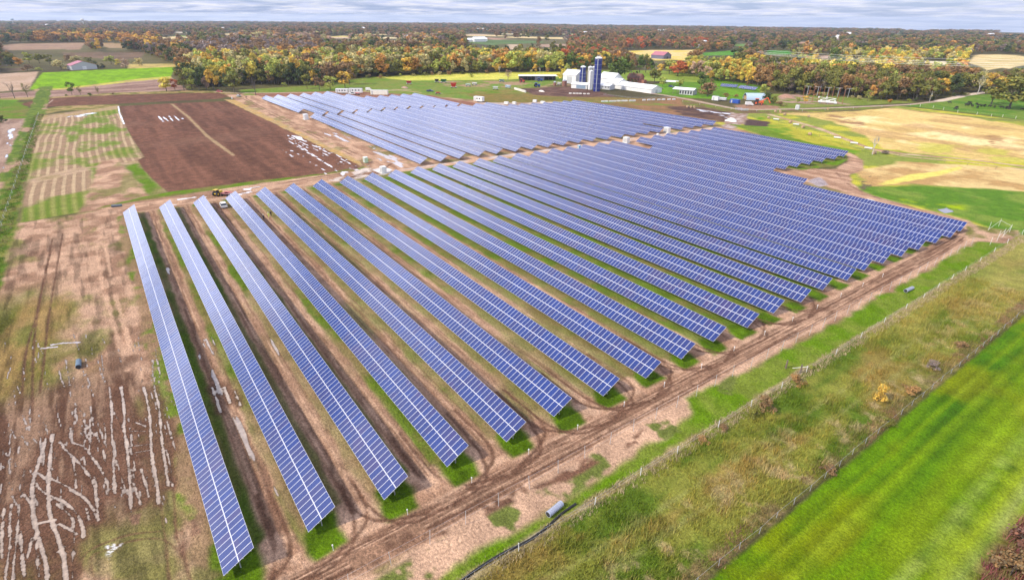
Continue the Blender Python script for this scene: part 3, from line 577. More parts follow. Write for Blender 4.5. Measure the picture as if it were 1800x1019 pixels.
poly(gps((820,165),(930,164),(1060,170),(1140,174),(1060,179),(960,178),(900,184),(850,180)), noisy(A3((.20,.14,.045)), A3((.15,.13,.035)), 6), 3, 2)
poly(gps((905,156),(1005,152),(1060,163),(1090,171),(1000,171),(940,167)), noisy(A3((.085,.045,.035)), A3((.14,.08,.06)), 6), 3, 2)
poly(gps((840,180),(910,181),(990,179),(985,186),(900,190),(850,186)), noisy(A3((.28,.18,.14)), A3((.42,.34,.3)), 4), 2, 1.5)
poly(gps((440,164),(600,160),(760,168),(840,182),(900,190),(880,200),(600,168),(460,170)), noisy(TAND*.9, A3((.22,.1,.07)), 5), 2, 1)
line(gps((380,162),(430,164),(560,163),(640,161),(720,158)), 3, A3((.42,.3,.22)), 1, .4)
line(gps((640,160),(700,158),(740,163)), 2, TAN, 1, .4)
poly(gps((760,166),(850,160),(900,157),(930,163),(840,165)), noisy(GREEN(np.zeros((1,1)),np.zeros((1,1)))[0,0], A3((.2,.16,.05)), 8), 2, 1.5)

nearm = sm(420, 240, np.hypot(GX, GY))
Z = gz(GX, GY)
Z = Z+(fbm(GX, GY, 1800, 3, 101)-.35)*16*sm(2600, 5200, np.hypot(GX, GY))
Z = Z-RUT*.10+(fbm(GX, GY, 2.2, 3, 103)-.5)*.10*nearm*sm(-28, -34, -GY+0*GX)*0
V = np.stack([GX.ravel(), GY.ravel(), Z.ravel()], 1)
ii = (np.arange(ny-1)[:, None]*nx+np.arange(nx-1)[None]).ravel()
F = np.stack([ii, ii+1, ii+nx+1, ii+nx], 1)
def ground_material():
    m, t, b = newmat('ground_cover'); n = t.nodes; l = t.links
    a = n.new('ShaderNodeAttribute'); a.attribute_name = 'col'; w = n.new('ShaderNodeAttribute'); w.attribute_name = 'wet'
    geo = n.new('ShaderNodeNewGeometry')
    def noise(sc, det, rough=.6):
        k = n.new('ShaderNodeTexNoise'); k.inputs['Scale'].default_value = sc; k.inputs['Detail'].default_value = det; k.inputs['Roughness'].default_value = rough
        l.new(geo.outputs['Position'], k.inputs['Vector']); return k.outputs[0]
    def mr(v, a0, a1, b0, b1):
        k = n.new('ShaderNodeMapRange'); l.new(v, k.inputs[0])
        for i, q in enumerate((a0, a1, b0, b1)): k.inputs[i+1].default_value = q
        return k.outputs[0]
    def mul(a_, b_):
        k = n.new('ShaderNodeMath'); k.operation = 'MULTIPLY'; l.new(a_, k.inputs[0]); l.new(b_, k.inputs[1]); return k.outputs[0]
    pc = n.new('ShaderNodeAttribute'); pc.attribute_name = 'pud'
    wn_ = n.new('ShaderNodeMath'); wn_.operation = 'MULTIPLY_ADD'; l.new(noise(2.2, 7, .75), wn_.inputs[0]); wn_.inputs[1].default_value = 1.15
    l.new(w.outputs['Fac'], wn_.inputs[2])
    wetf = mr(wn_.outputs[0], 1.02, 1.16, 0, 1); margin = mr(wn_.outputs[0], .84, 1.05, 1, .45)
    f0 = noise(9, 3, .7); f1 = noise(2.6, 6, .72); f2 = noise(.35, 4); f3 = noise(.05, 3)
    g = mul(margin, mul(mul(mr(f1, .3, .7, .45, 1.55), mr(f0, .3, .7, .62, 1.38)), mr(f2, .3, .7, .78, 1.22)))
    dry = n.new('ShaderNodeVectorMath'); dry.operation = 'SCALE'; l.new(a.outputs['Color'], dry.inputs[0]); l.new(g, dry.inputs['Scale'])
    mx = n.new('ShaderNodeMixRGB'); l.new(wetf, mx.inputs[0]); l.new(dry.outputs[0], mx.inputs[1]); pv = n.new('ShaderNodeVectorMath'); pv.operation = 'SCALE'; l.new(pc.outputs['Color'], pv.inputs[0]); l.new(mul(mr(noise(1.1, 4), .35, .65, .8, 1.15), mr(wn_.outputs[0], 1.05, 1.5, .62, 1.0)), pv.inputs['Scale']); l.new(pv.outputs[0], mx.inputs[2])
    l.new(mx.outputs[0], b.inputs['Base Color'])
    l.new(mr(wetf, 0, 1, .95, .12), b.inputs['Roughness'])
    l.new(mr(wetf, 0, 1, .08, .5), b.inputs['Specular IOR Level'])
    bp = n.new('ShaderNodeBump'); bp.inputs['Distance'].default_value = .25; l.new(mr(wetf, 0, .7, 1.0, 0), bp.inputs['Strength']); l.new(noise(3.2, 5, .65), bp.inputs['Height'])
    l.new(bp.outputs[0], b.inputs['Normal'])
    return m
WET = np.clip(WET, 0, 1)
lum = Ccol.mean(2, keepdims=True); Ccol = np.clip(lum+(Ccol-lum)*1.10, .002, 1)*.97
me = npmesh('ground', V, F, ground_material(), True)
setattr_col(me, 'col', Ccol.reshape(-1, 3)); setattr_col(me, 'pud', PCOL.reshape(-1, 3)); setattr_col(me, 'wet', np.repeat(WET.reshape(-1, 1), 3, 1))
ground = link(bpy.data.objects.new('ground', me)); tag(ground, kind='structure')
# ---------------------------------------------------------------- solar rows
TILT = 0.51569; SLOPE = 4.02; LOWZ = 0.9
ct, st_ = math.cos(TILT), math.sin(TILT)
mod_me = MB().box(0, 0, -.02, .985, 1.97, .02).mesh('solar_module', SOLAR)
post_me = MB().box(-.09, -.06, 0, .09, .06, 2.3).box(-.05, -.9, 1.28, .05, .06, 1.40).mesh('row_post', STEEL)
def rails(L):
    m = MB()
    for v in (.45, 1.5, 2.5, 3.55): m.box(0, v-.04, -.13, L, v+.04, -.035)
    m.box(0.01, 1.98, -.03, L-.03, 2.04, .010)          # bright clamp strip between the two tiers
    return m
def solar_row(x0, y0, x1, y1, label, nmod, group, category='solar row', z=0.0):
    L = math.hypot(x1-x0, y1-y0); ncol = int(L); L = ncol
    root = empty('solar_panel_row', (x0, y0, z), math.atan2(y1-y0, x1-x0), label, category, group)
    n = nmod if ncol >= nmod else 0
    first = ncol-n
    if first > 0:
        m = MB()
        m.box(0, 0, -.02, first-.015, 1.97, .02); m.box(0, 2.05, -.02, first-.015, 4.02, .02)
        o = m.build('module_array', SOLAR, root, loc=(0, 0, LOWZ), rot=(TILT, 0, 0)); o['kind'] = 'stuff'
    for i in range(first, ncol):
        for v in (0, 2.05):
            o = bpy.data.objects.new('solar_module', mod_me); link(o, root)
            o.location = (i, v*ct, LOWZ+v*st_); o.rotation_euler = (TILT, 0, 0)
    rails(L).build('support_rail', ALU, root, loc=(0, 0, LOWZ), rot=(TILT, 0, 0))
    if nmod:
        for i in range(24):
            x = L-.9-i*5.0
            if x < 1: break
            o = bpy.data.objects.new('post', post_me); link(o, root); o.location = (x, 1.9*ct+.12, 0)
            o.scale = (1, 1, (LOWZ+2.0*st_-.12)/2.3)
    else:
        m = MB()
        for i in range(int(L//5)): m.box(.8+i*5, 1.9*ct, 0, .95+i*5, 1.9*ct+.12, LOWZ+1.9*st_-.1)
        m.build('post_line', STEEL, root)
    return root
ORD = ['first','second','third','fourth','fifth','sixth','seventh','eighth','ninth','tenth','eleventh','twelfth','thirteenth','fourteenth','fifteenth','sixteenth','seventeenth','eighteenth','nineteenth','twentieth','twenty-first','twenty-second','twenty-third','twenty-fourth','twenty-fifth','twenty-sixth','twenty-seventh','twenty-eighth','twenty-ninth','thirtieth','thirty-first']
EK = [.01,1.0,1.99,2.98,3.98,4.95,5.99,6.98,8.01,9.04,10.09,11.13,12.13,13.17,14.2,15.18,16.06,16.99,17.91,18.89,19.78,20.66,21.55,22.55,23.40,24.25,25.15,26.1,27.1,28.0]
EXX = [-50.8,-50.5,-50.2,-50.1,-50.0,-49.9,-49.8,-49.6,-49.5,-49.6,-49.6,-49.5,-49.4,-49.3,-49.1,-48.8,-48.3,-47.9,-47.5,-47.1,-46.7,-46.3,-98.5,-116.5,-116,-115.3,-114.8,-114.4,-113.8,-113.6]
WK = [-.06,.97,1.99,3.0,4.0,5.0,6.03,7.04,8.03,9.0,9.98,10.95,11.91,12.89,13.89,14.86,15.84,16.84,17.75,18.69,19.67,20.56,21.5,22.47,23.48,24.4,25.28,26.22,27.1,28.05]
WX = [-202.9+.61*k for k in range(30)]; WX[22] = -172.4
for k in range(30):
    if k == 0: lb = 'nearest solar row, leftmost of the large front block, beside the flooded wheel ruts'
    elif k == 29: lb = 'rearmost solar row of the front block, short, along the grass by the farm ponds'
    elif k == 21: lb = 'last full length solar row of the front block, its end at the road corner'
    else: lb = '%s solar row of the front block counting from the flooded ruts side' % ORD[k]
    solar_row(WX[k], ROWY+ROWP*WK[k], EXX[k], ROWY+ROWP*EK[k], lb, 50, 'solar rows of the front block')
# rear block, west part (sec 1) and east part (sec 2)
S1 = [(10.55,-452,-370.5,10.86),(11.46,-452.2,-351.6,11.75),(12.42,-451.6,-350.7,12.72),(13.45,-452.1,-350.2,13.73),(14.43,-453,-348.9,14.66),(15.40,-452.8,-349.5,15.68),(16.1,-427.6,-349.1,16.67),(17.0,-410.1,-347.5,17.55),(17.98,-407.3,-346,18.45),(18.92,-406.7,-342.3,19.25),(19.9,-406.7,-340,20.05),(20.85,-406,-337.5,20.87)]
for i, (kw, xw, xe, ke) in enumerate(S1):
    lb = ['nearest pale row of the rear west block, short, ending at a white cabinet'][0] if i == 0 else '%s solar row of the rear west block counting from the dirt road' % ORD[i]
    solar_row(xw, ROWY+ROWP*kw, xe, ROWY+ROWP*ke, lb, 0, 'solar rows of the rear west block')
S2K = [(10.93,-350.5,11.01),(11.82,-349.4,11.96),(12.78,-348.5,12.93),(13.72,-347.8,13.92),(14.66,-346.8,14.86),(15.6,-346,15.9),(16.5,-345.2,16.83),(17.4,-343.7,17.8),(18.3,-342,18.73),(19.15,-340,19.77),(20.0,-337.4,20.67),(20.85,-335.1,21.6),(21.9,-332.7,22.57),(22.8,-332.7,23.58),(23.69,-316.7,24.49),(24.59,-315.3,25.46),(25.42,-312.9,26.3),(26.3,-310.8,27.17),(27.2,-310.5,28.15),(28.05,-309.4,28.91),(28.9,-308.5,29.9)]
for i, (kw, xw, ke) in enumerate(S2K):
    xe = -206.8+.62*(ke-11) if i != 16 else -217.3
    lb = 'nearest solar row of the rear east block, along the wet dirt road' if i == 0 else ('rear east block solar row cut short beside a white cabinet' if i == 16 else '%s solar row of the rear east block counting from the wet dirt road' % ORD[i])
    solar_row(xw, ROWY+ROWP*kw, xe, ROWY+ROWP*ke, lb, 0, 'solar rows of the rear east block')
# ---------------------------------------------------------------- things on the site and round the farm
def hgt(px, py, hpx):
    x, y = gp(px, py); z = float(gz(x, y)); return hpx/(proj(x, y, z)[1]-proj(x, y, z+1)[1])
def mpp(px, py):
    x, y = gp(px, py); return float((np.array([x, y, 0])-_C) @ _F)/CAM_F
def at(px, py): x, y = gp(px, py); return (x, y, float(gz(x, y)))
def vehicle(name, label, cat, loc, rz, kind='suv', col=None, group=None, s=1.0):
    col = col or WHITE
    r = empty(name, loc, rz, label, cat, group); r.scale = (s, s, s)
    b = MB()
    if kind in ('suv', 'car'):
        h = 1.0 if kind == 'suv' else .85
        prof = [(-2.3, .35), (2.3, .35), (2.35, .75), (2.2, h-.05), (1.1, h+.05), (-2.25, h+.05), (-2.35, .8)]
        b.add([(x, y, z) for y in (-.92, .92) for x, z in prof], [(0, 1, 8, 7), (1, 2, 9, 8), (2, 3, 10, 9), (3, 4, 11, 10), (4, 5, 12, 11), (5, 6, 13, 12), (6, 0, 7, 13), (6, 5, 4, 3, 2, 1, 0), (7, 8, 9, 10, 11, 12, 13)])
        b.build('body', col, r)
        k = MB(); t = h+.62
        k.add([(-2.2, -.86, h+.05), (1.05, -.86, h+.05), (1.05, .86, h+.05), (-2.2, .86, h+.05), (-1.9, -.7, t), (.25, -.7, t), (.25, .7, t), (-1.9, .7, t)], [(0, 1, 5, 4), (1, 2, 6, 5), (2, 3, 7, 6), (3, 0, 4, 7)])
        k.build('window', GLASS, r)
        MB().box(-1.93, -.73, t, .28, .73, t+.06).build('roof', col, r)
        for s_ in (-.6, .6): MB().box(2.3, s_-.2, .62, 2.38, s_+.2, .8).build('headlight', STEEL, r)
        wx = (-1.45, 1.45)
    elif kind == 'pickup':
        b.box(-2.8, -.95, .45, 2.7, .95, 1.0).box(-2.8, -.95, 1.0, -.5, -.88, 1.35).box(-2.8, .88, 1.0, -.5, .95, 1.35).box(-2.8, -.88, 1.0, -2.72, .88, 1.35).build('body', col, r)
        k = MB(); k.add([(-.5, -.9, 1.0), (1.5, -.9, 1.0), (1.5, .9, 1.0), (-.5, .9, 1.0), (-.4, -.75, 1.75), (.8, -.75, 1.75), (.8, .75, 1.75), (-.4, .75, 1.75)], [(0, 1, 5, 4), (1, 2, 6, 5), (2, 3, 7, 6), (3, 0, 4, 7)]); k.build('window', GLASS, r)
        MB().box(-.43, -.78, 1.75, .83, .78, 1.81).build('roof', col, r); wx = (-1.8, 1.7)
    elif kind == 'box':       # truck with a box body
        b.box(-3.6, -1.2, 1.0, 1.2, 1.2, 3.3).build('cargo_box', col, r); MB().box(1.35, -1.1, .6, 2.6, 1.1, 2.3).box(2.6, -1.05, .6, 3.3, 1.05, 1.4).build('cab', col, r)
        MB().box(2.0, -1.0, 1.45, 2.63, 1.0, 2.15).build('window', GLASS, r); wx = (-2.4, 2.4)
    elif kind == 'bucket':
        b.box(-3.6, -1.2, .9, 1.2, 1.2, 1.9).build('body', col, r); MB().box(1.35, -1.1, .6, 2.6, 1.1, 2.4).box(2.6, -1.05, .6, 3.4, 1.05, 1.5).build('cab', col, r)
        MB().box(2.05, -1.0, 1.55, 2.63, 1.0, 2.25).build('window', GLASS, r)
        MB().box(-2.4, -.5, 1.9, -1.5, .5, 2.7).tube((-2, 0, 2.6), (2.6, .2, 3.5), .22, .18).tube((2.6, .2, 3.5), (-3.4, .4, 4.3), .16, .13).build('boom', col, r)
        MB().box(-4.1, .0, 3.6, -3.3, .8, 4.7).build('bucket', col, r); wx = (-2.4, 2.4)
    for x in wx:
        for y in (-1, 1):
            w = MB(); R = .36 if kind in ('suv', 'car', 'pickup') else .5
            w.tube((x, y*.78, R), (x, y*.98, R), R, n=14); wo = w.build('wheel', DARK, r)
            MB().tube((x, y*.97, R), (x, y*1.0, R), R*.55, n=10).build('rim', STEEL, wo)
    return r
def gable(name, label, cat, c, rz, L, W, hw, hr, wm, rm, group=None, nwin=0, door=None, eave=.4, ends=True):
    r = empty(name, c, rz, label, cat, group)
    m = MB(); m.prism([(-W/2, 0), (W/2, 0), (W/2, hw), (0, hr-.12), (-W/2, hw)], -L/2, L/2); m.build('wall', wm, r)
    ro = MB(); sl = (hr-hw)/(W/2)
    for s in (-1, 1):
        y0, z0, y1, z1 = s*(W/2+eave), hw-eave*sl, 0, hr
        ro.add([(x, y, z+d) for d in (0, .18) for x in (-L/2-eave, L/2+eave) for y, z in ((y0, z0), (y1, z1))], [(0, 1, 3, 2), (4, 6, 7, 5), (0, 4, 5, 1), (2, 3, 7, 6), (0, 2, 6, 4), (1, 5, 7, 3)])
    ro.build('roof', rm, r)
    for i in range(nwin):
        x = -L/2+(i+.5)*L/nwin
        for s in (-1,):
            w = MB().box(x-.45, s*W/2-.04, hw*.45, x+.45, s*W/2+.04, hw*.8).build('window', GLASS, r)
            MB().box(x-.52, s*W/2-.06, hw*.45-.1, x+.52, s*W/2+.02, hw*.45-.0).build('sill', WHITE, w)
    if door:
        dw, dh, side, dm = door
        if side == 'end': MB().box(L/2-.03, -dw/2, 0, L/2+.05, dw/2, dh).build('door', dm, r)
        else: MB().box(-dw/2, -W/2-.05, 0, dw/2, -W/2+.03, dh).build('door', dm, r)
    return r
CORE = mat('painted_interior_shade', (.03, .03, .035), .9)  # near-black colour standing for shade inside the machine shed and barn doorway
BRICK = mat('red_brick', (.34, .14, .09), .9, .25, 3)
MAROON = mat('maroon_steel_roof', (.38, .12, .15), .5, .1)
BRROOF = mat('brown_shingle_roof', (.15, .075, .05), .9, .2, 2)
GREYW = mat('pale_grey_siding', (.42, .42, .42), .7, .1)
SLATE = mat('slate_blue_siding', (.12, .12, .17), .7, .1)
LBLUE = mat('light_blue_steel', (.40, .50, .62), .45, .1)
# silos
def silo(label, c, r_, h, wm, cap, bands=6, name='grain_silo', neck=0):
    r = empty(name, c, 0, label, 'silo')
    m = MB()
    prof = [(r_, 0), (r_, h-neck)]+([(r_*.82, h-neck+.3), (r_*.82, h)] if neck else [])
    m.lathe(prof, 28); m.build('barrel', wm, r)
    t = MB(); rr = r_*(.86 if neck else 1.02); t.lathe([(rr, h), (rr*.95, h+.5), (rr*.6, h+1.1), (rr*.15, h+1.45)], 24); t.build('dome', cap, r, smooth=True)
    b = MB()
    for i in range(bands):
        z = (i+.7)*(h-neck)/bands; b.lathe([(r_+.05, z-.07), (r_+.05, z+.07)], 28)
    b.build('band', STEEL, r)
    l = MB().box(-.5+r_*.75, -r_*.85-.1, 0, .0+r_*.75, -r_*.75, h+.8).build('ladder', STEEL, r); return r
BLUES = mat('enamelled_blue_steel', (.012, .022, .16), .3, .08, 1.5)
a = silo('tall dark blue silo with white bands and white dome beside the farm barns', at(1048.5, 160.5), 3.0, 25.2, BLUES, ROOFW, 7)
MB().tube((-2.2, .5, 25.5), (-1.6, .2, 27.6), .12, n=6).tube((-1.6, .2, 27.6), (1.6, .2, 27.6), .12, n=6).tube((1.6, .2, 27.6), (2.4, .5, 25.5), .12, n=6).build('top_railing', STEEL, a)
silo('shorter dark blue silo with stepped top behind the low white shed', at(1023.5, 150.5), 2.9, 15.2, BLUES, ROOFW, 4, neck=4.2)
silo('white concrete silo standing between the two blue silos', at(1037.5, 157.5), 1.8, 14, mat('white_concrete', (.72, .71, .69), .8), ROOFW, 5)
silo('grey silo with white dome behind the white concrete silo', at(1036, 148), 2.1, 14, CONC, ROOFW, 6)
silo('narrow grey silo hidden behind the tall blue silo', at(1042, 148), 1.6, 14, CONC, ROOFW, 6)
# farm buildings
gable('barn', 'white barn with grey sliding door left of the shorter blue silo', 'barn', (-414, 366, 0), .2, 15, 13, 7.5, 11.5, WHITE, ROOFW, door=(6, 6, 'side', GREYW))
gable('barn', 'white gabled barn right behind the tall blue silo', 'barn', (-377, 377, 0), 0, 18, 12, 7, 11.2, WHITE, ROOFW)
gable('barn', 'white barn section joining the tall barn and the long low barn', 'barn', (-365, 374, 0), 0, 13, 14, 4.4, 7.6, WHITE, ROOFW)
gable('long_barn', 'very long low white barn with a white roof at the farm', 'barn', (-340, 372.5, 0), 0, 42, 12.5, 3.3, 5.8, WHITE, ROOFW, nwin=0, door=(2.5, 2.6, 'end', GREYW))
gable('milk_house', 'low grey roofed lean shed at the foot of the tall blue silo', 'shed', (-363, 357.5, 0), .15, 15, 7, 3, 4.4, GREYW, mat('pale_grey_roof', (.55, .56, .58), .5), nwin=5)
r = gable('feed_shed', 'low white feed shed with open dark front before the shorter blue silo', 'shed', (-378, 343, 0), .35, 15, 7.5, 3.4, 4.8, WHITE, ROOFW)
MB().box(-2.5, -3.85, .2, 6.5, -3.7, 3.0).build('door', mat('blue_grey_opening_shade', (.2, .26, .33), .6), r)  # flat panel whose colour stands for the shaded open front
r = gable('farmhouse', 'red brick farmhouse with a brown roof behind dark cedars', 'house', (-384, 417, 0), .3, 13, 9, 5, 8, BRICK, BRROOF, nwin=4, door=(1.2, 2.2, 'end', WHITE))
MB().box(6.5, -3, 0, 10, 3, 3).build('porch', BRICK, r); MB().box(-3, -.6, 7, -2, .6, 9.2).build('chimney', BRICK, r)
def carport(label, c, rz, L, W, h, closed=.0, wm=GREYW, name='open_shed', drop=.9):
    r = empty(name, c, rz, label, 'shed')
    n = max(2, int(L//4))
    for i in range(n+1):
        for s in (-1, 1):
            x = -L/2+.2+(L-.4)*i/n; MB().box(x-.09, s*(W/2-.2)-.09, 0, x+.09, s*(W/2-.2)+.09, h).build('post', TIMBER, r)
    m = MB(); ro = []
    for s in (-1, 1): m.add([(x, y, z+d) for d in (0, .15) for x in (-L/2-.4, L/2+.4) for y, z in ((s*(W/2+.4), h), (0, h+drop))], [(0, 1, 3, 2), (4, 6, 7, 5), (0, 4, 5, 1), (2, 3, 7, 6), (0, 2, 6, 4), (1, 5, 7, 3)])
    m.build('roof', ROOFW, r)
    if closed: MB().box(-L/2+L*(1-closed), -W/2+.3, 0, L/2-.3, W/2-.3, h).build('wall', wm, r)
    return r
carport('white roofed open shed on the lawn, vehicles parked beneath it', (-350, 428, 0), .35, 12, 7, 3.2)
r = carport('white roofed shed with pale slatted walls beside the brown bush', (-302, 387, 0), .3, 17, 9, 3.6, .68, drop=1.3)
for i in range(5): MB().box(-2.8+i*2.2, -4.28, .6, -1.6+i*2.2, -4.18, 2.8).build('window', GLASS, r)
r = carport('long low machine shed with a thin white roof beyond the farmyard', (-452, 353, 0), 1.0, 37, 9, 4.1, drop=.7)
MB().box(-18, 3.6, 0, 18, 3.75, 4).build('back_wall', CORE, r); MB().box(-3, -4.3, .0, 6, 3.6, 3.9).build('wall', SLATE, r)
gable('barn', 'barn with a pink maroon roof alone in the yellow field', 'barn', (-600, 702, float(gz(-600, 702))), 0, 24, 17, 5, 9.5, SLATE, MAROON, door=(3, 3.5, 'end', CORE))
gable('barn', 'grey barn with a dark red roof at the edge of the bright green field', 'barn', (-826, -6, float(gz(-826, -6))), .25, 18, 24, 4.6, 8.6, GREYW, MAROON, door=(4, 3.5, 'end', WHITE))
# small distant farms
for (px, py, L, W, h, lb, rz) in ((718, 67, 22, 12, 9, 'white house in the far clearing left of a long white barn', .2), (742, 67.5, 42, 14, 9, 'long white barn in the far clearing', .6), (826, 73, 18, 12, 8, 'small white farmhouse at the left corner of the far green field', .3), (842, 73, 32, 16, 11, 'white barn at the edge of the far green field', .5), (852, 71.5, 12, 10, 7, 'pale blue roofed shed at the edge of the far green field', .2),
        (381, 58.5, 30, 12, 9, 'white barn beside the far tan field on the left', .4), (393, 55.5, 9, 9, 16, 'tall white farm building in the far woods on the left', 0), (82, 45.5, 60, 25, 13, 'long white building on the far left horizon', .3), (1231, 84, 12, 9, 7, 'white shed beside the distant grey silo', .3), (1103, 96.5, 9, 6, 4.5, 'small white shed in the yellow field', .1), (1476, 66.5, 26, 14, 11, 'white farmhouse near the dark evergreens on the far right', .3), (1490, 65.5, 14, 12, 18, 'tall white farm tower near the dark evergreens on the far right', 0), (1030, 61, 40, 18, 12, 'white barn among far woods above the silos', .2), (1163, 56.5, 40, 18, 14, 'white building beyond the red woods', .4), (640, 52, 40, 16, 13, 'white building in the far centre woods', .3), (1742, 60, 30, 14, 12, 'lone white building in the dark blue woods at far right', .3), (845, 54.5, 50, 20, 13, 'white roofed building on the far plain', .2)):
    c = at(px, py); gable('farm_building', lb, 'building', c, CAM_YAW-PI/2+rz, L, W, h*.55, h, WHITE, ROOFW)
silo('distant grey silo with a domed top among the red trees', at(1237.5, 84), 4.2, hgt(1237.5, 84, 12), CONC, ROOFW, 4)
for px, py, lb in ((147.5, 44.5, 'tiny white water tower on the horizon at left'), (24, 43, 'pale blue water tower on the far left horizon')):
    c = at(px, py); r = empty('water_tower', c, 0, lb, 'water tower'); MB().tube((0, 0, 0), (0, 0, 28), 1.5, 1.2).build('stem', WHITE, r); m = MB(); m.lathe([(2, 27), (8, 31), (9, 34), (7, 38), (1, 40)], 16); m.build('tank', WHITE if px > 100 else LBLUE, r, smooth=True)
# hoop building
r = empty('hoop_building', at(1325, 175), .9, 'open ended hoop building of pale blue steel beside a dark bush', 'shed')
V_ = []; n = 13
for x in (-7, 7):
    for q in (4.6, 4.45):
        for i in range(n): t = PI*i/(n-1); V_.append((x, q*math.cos(t), q*math.sin(t)))
fs = []
for i in range(n-1): fs += [(i, i+1, 2*n+i+1, 2*n+i), (n+i, 3*n+i, 3*n+i+1, n+i+1), (i, n+i, n+i+1, i+1), (2*n+i, 2*n+i+1, 3*n+i+1, 3*n+i)]
MB().add(V_, fs).build('shell', LBLUE, r); MB().box(-6.5, -3.6, 0, -2, 3.4, 2.4).build('stored_hay', mat('hay', (.35, .22, .12), .95, .3, 2), r)
# containers and trailers
def boxtrailer(name, label, cat, c, rz, L, W, H, m_, wheels=True, nwin=0, group=None, clear=.7):
    r = empty(name, c, rz, label, cat, group)
    b = MB(); b.box(-L/2, -W/2, clear, L/2, W/2, H); b.build('body', m_, r)
    MB().box(-L/2-.05, -W/2-.05, H, L/2+.05, W/2+.05, H+.08).build('roof', ROOFW if m_ is not BLUE else BLUE, r)
    MB().box(-L/2+.8, -W/2-.04, clear+.1, -L/2+1.8, -W/2+.02, H-.4).build('door', GREYW, r)
    for i in range(nwin): MB().box(-L/2+2.6+i*(L-3)/nwin, -W/2-.04, H-1.6, -L/2+3.6+i*(L-3)/nwin, -W/2+.02, H-.7).build('window', GLASS, r)
    if wheels:
        for x in (-.6, .6):
            for s in (-1, 1): MB().tube((x+L*.1, s*W/2*.8, .42), (x+L*.1, s*W/2*.98, .42), .42, n=12).build('wheel', DARK, r)
    return r
boxtrailer('office_trailer', 'white site office trailer behind the rear panels, left of the pair', 'trailer', (-456.5, 159.5, 0), .95, 9.5, 2.8, 3.5, WHITE, nwin=3)
boxtrailer('office_trailer', 'white site office trailer behind the rear panels, right of the pair', 'trailer', (-450.5, 168.5, 0), .95, 10.5, 2.8, 3.7, WHITE, nwin=3)
boxtrailer('shipping_container', 'long cream white container behind the blue rear panels', 'container', (-433, 181, 0), .89, 13.5, 2.6, 3.3, mat('cream_steel', (.70, .66, .55), .6), False, clear=.1)
boxtrailer('livestock_trailer', 'small white trailer with arched roof beside the rear panels and junk', 'trailer', (-355, 224, 0), .35, 7.5, 3, 3.6, WHITE, nwin=2)
boxtrailer('dumpster', 'blue dumpster by the gravel road near the hoop building', 'container', at(1291.5, 181.5), .1, 6.4, 2.8, 2.6, BLUE, False, clear=.1)
boxtrailer('box_trailer', 'white box trailer left of the blue dumpster', 'trailer', at(1257, 178), .3, 4.6, 2.6, 3.4, WHITE)
boxtrailer('box_trailer', 'grey white flat trailer with boards right of the white box trailer', 'trailer', at(1270, 177.5), .3, 5.2, 2.6, 2.2, GREYW)
vehicle('pickup_truck', 'white pickup in front of the site office trailers', 'pickup', (-446, 163.5, 0), .95, 'pickup')
vehicle('pickup_truck', 'dark blue pickup behind the corner of the rear panels', 'pickup', at(756, 161.5), .9, 'pickup', mat('navy_paint', (.015, .03, .13), .4))
vehicle('box_truck', 'white box truck beyond the long cream container', 'truck', at(649, 160), .9, 'box', s=.75)
vehicle('car', 'white car on the dirt road left of the rear panels', 'car', at(420, 170), 2.6, 'car')
vehicle('car', 'red car under the trees beyond the dark field', 'car', at(386, 162), .8, 'car', RED)
vehicle('truck', 'white truck parked before the hoop building', 'truck', at(1317, 186), .9, 'box', s=.8)
vehicle('utility_truck', 'white bucket truck under the rusty poles, left of the pair', 'truck', at(1447, 182), .6, 'bucket')
vehicle('utility_truck', 'white bucket truck with boom out under the rusty poles, right of the pair', 'truck', at(1461, 183), .5, 'bucket')
vehicle('car', 'dark blue car under the white lawn shed', 'car', at(1180, 153.5), .3, 'car', mat('navy_paint', (.015, .03, .13), .4))
vehicle('car', 'dark red car on the lawn left of the white sheds', 'car', at(1161, 157), .3, 'car', mat('dark_red_paint', (.12, .02, .02), .5))
vehicle('suv', 'white SUV parked by the third solar row with dark rear window', 'car', (-194.5, 24.2, 0), PI*.985, 'suv')
def tractor(label, c, rz, col, s=1.0, name='tractor'):
    r = empty(name, c, rz, label, 'tractor'); r.scale = (s, s, s)
    MB().box(.2, -.45, .9, 2.4, .45, 1.75).box(-1.2, -.5, .8, .2, .5, 1.3).build('body', col, r)
    k = MB().box(-1.1, -.7, 1.3, .3, .7, 2.5); k.build('cab', GLASS, r); MB().box(-1.25, -.85, 2.5, .45, .85, 2.65).build('roof', col, r)
    for x, R, w in ((-.7, .9, .5), (1.7, .55, .35)):
        for s_ in (-1, 1): 
            wo = MB().tube((x, s_*.7, R), (x, s_*(.7+w), R), R, n=16).build('wheel', DARK, r); MB().tube((x, s_*(.7+w-.01), R), (x, s_*(.72+w), R), R*.5, n=12).build('rim', col, wo)
    MB().tube((1.4, .25, 1.7), (1.4, .25, 2.5), .05, n=6).build('exhaust', DARK, r); return r
YEL = mat('yellow_paint', (.55, .36, .03), .5); ORA = mat('orange_paint', (.60, .10, .02), .5); GRN = mat('green_paint', (.02, .12, .05), .5)
t = tractor('yellow loader tractor on the track behind the third solar row', at(383, 344), 2.2, YEL, .85)
MB().box(3.0, -.9, .2, 3.7, .9, .8).tube((.6, .6, 1.5), (3.2, .6, .6), .08, n=6).tube((.6, -.6, 1.5), (3.2, -.6, .6), .08, n=6).build('loader_bucket', YEL, t)
tractor('blue tractor in the farmyard mud', at(943, 153), 1.2, BLUE, 1.3)
tractor('blue tractor inside the long machine shed', at(948, 143), 1.0, BLUE, 1.2)
tractor('red tractor at the left end of the long machine shed', at(917, 145), .6, RED, 1.2)
t = tractor('orange tracked machine beside the hoop building', at(1331, 184.5), .6, ORA, 1.6, 'excavator')
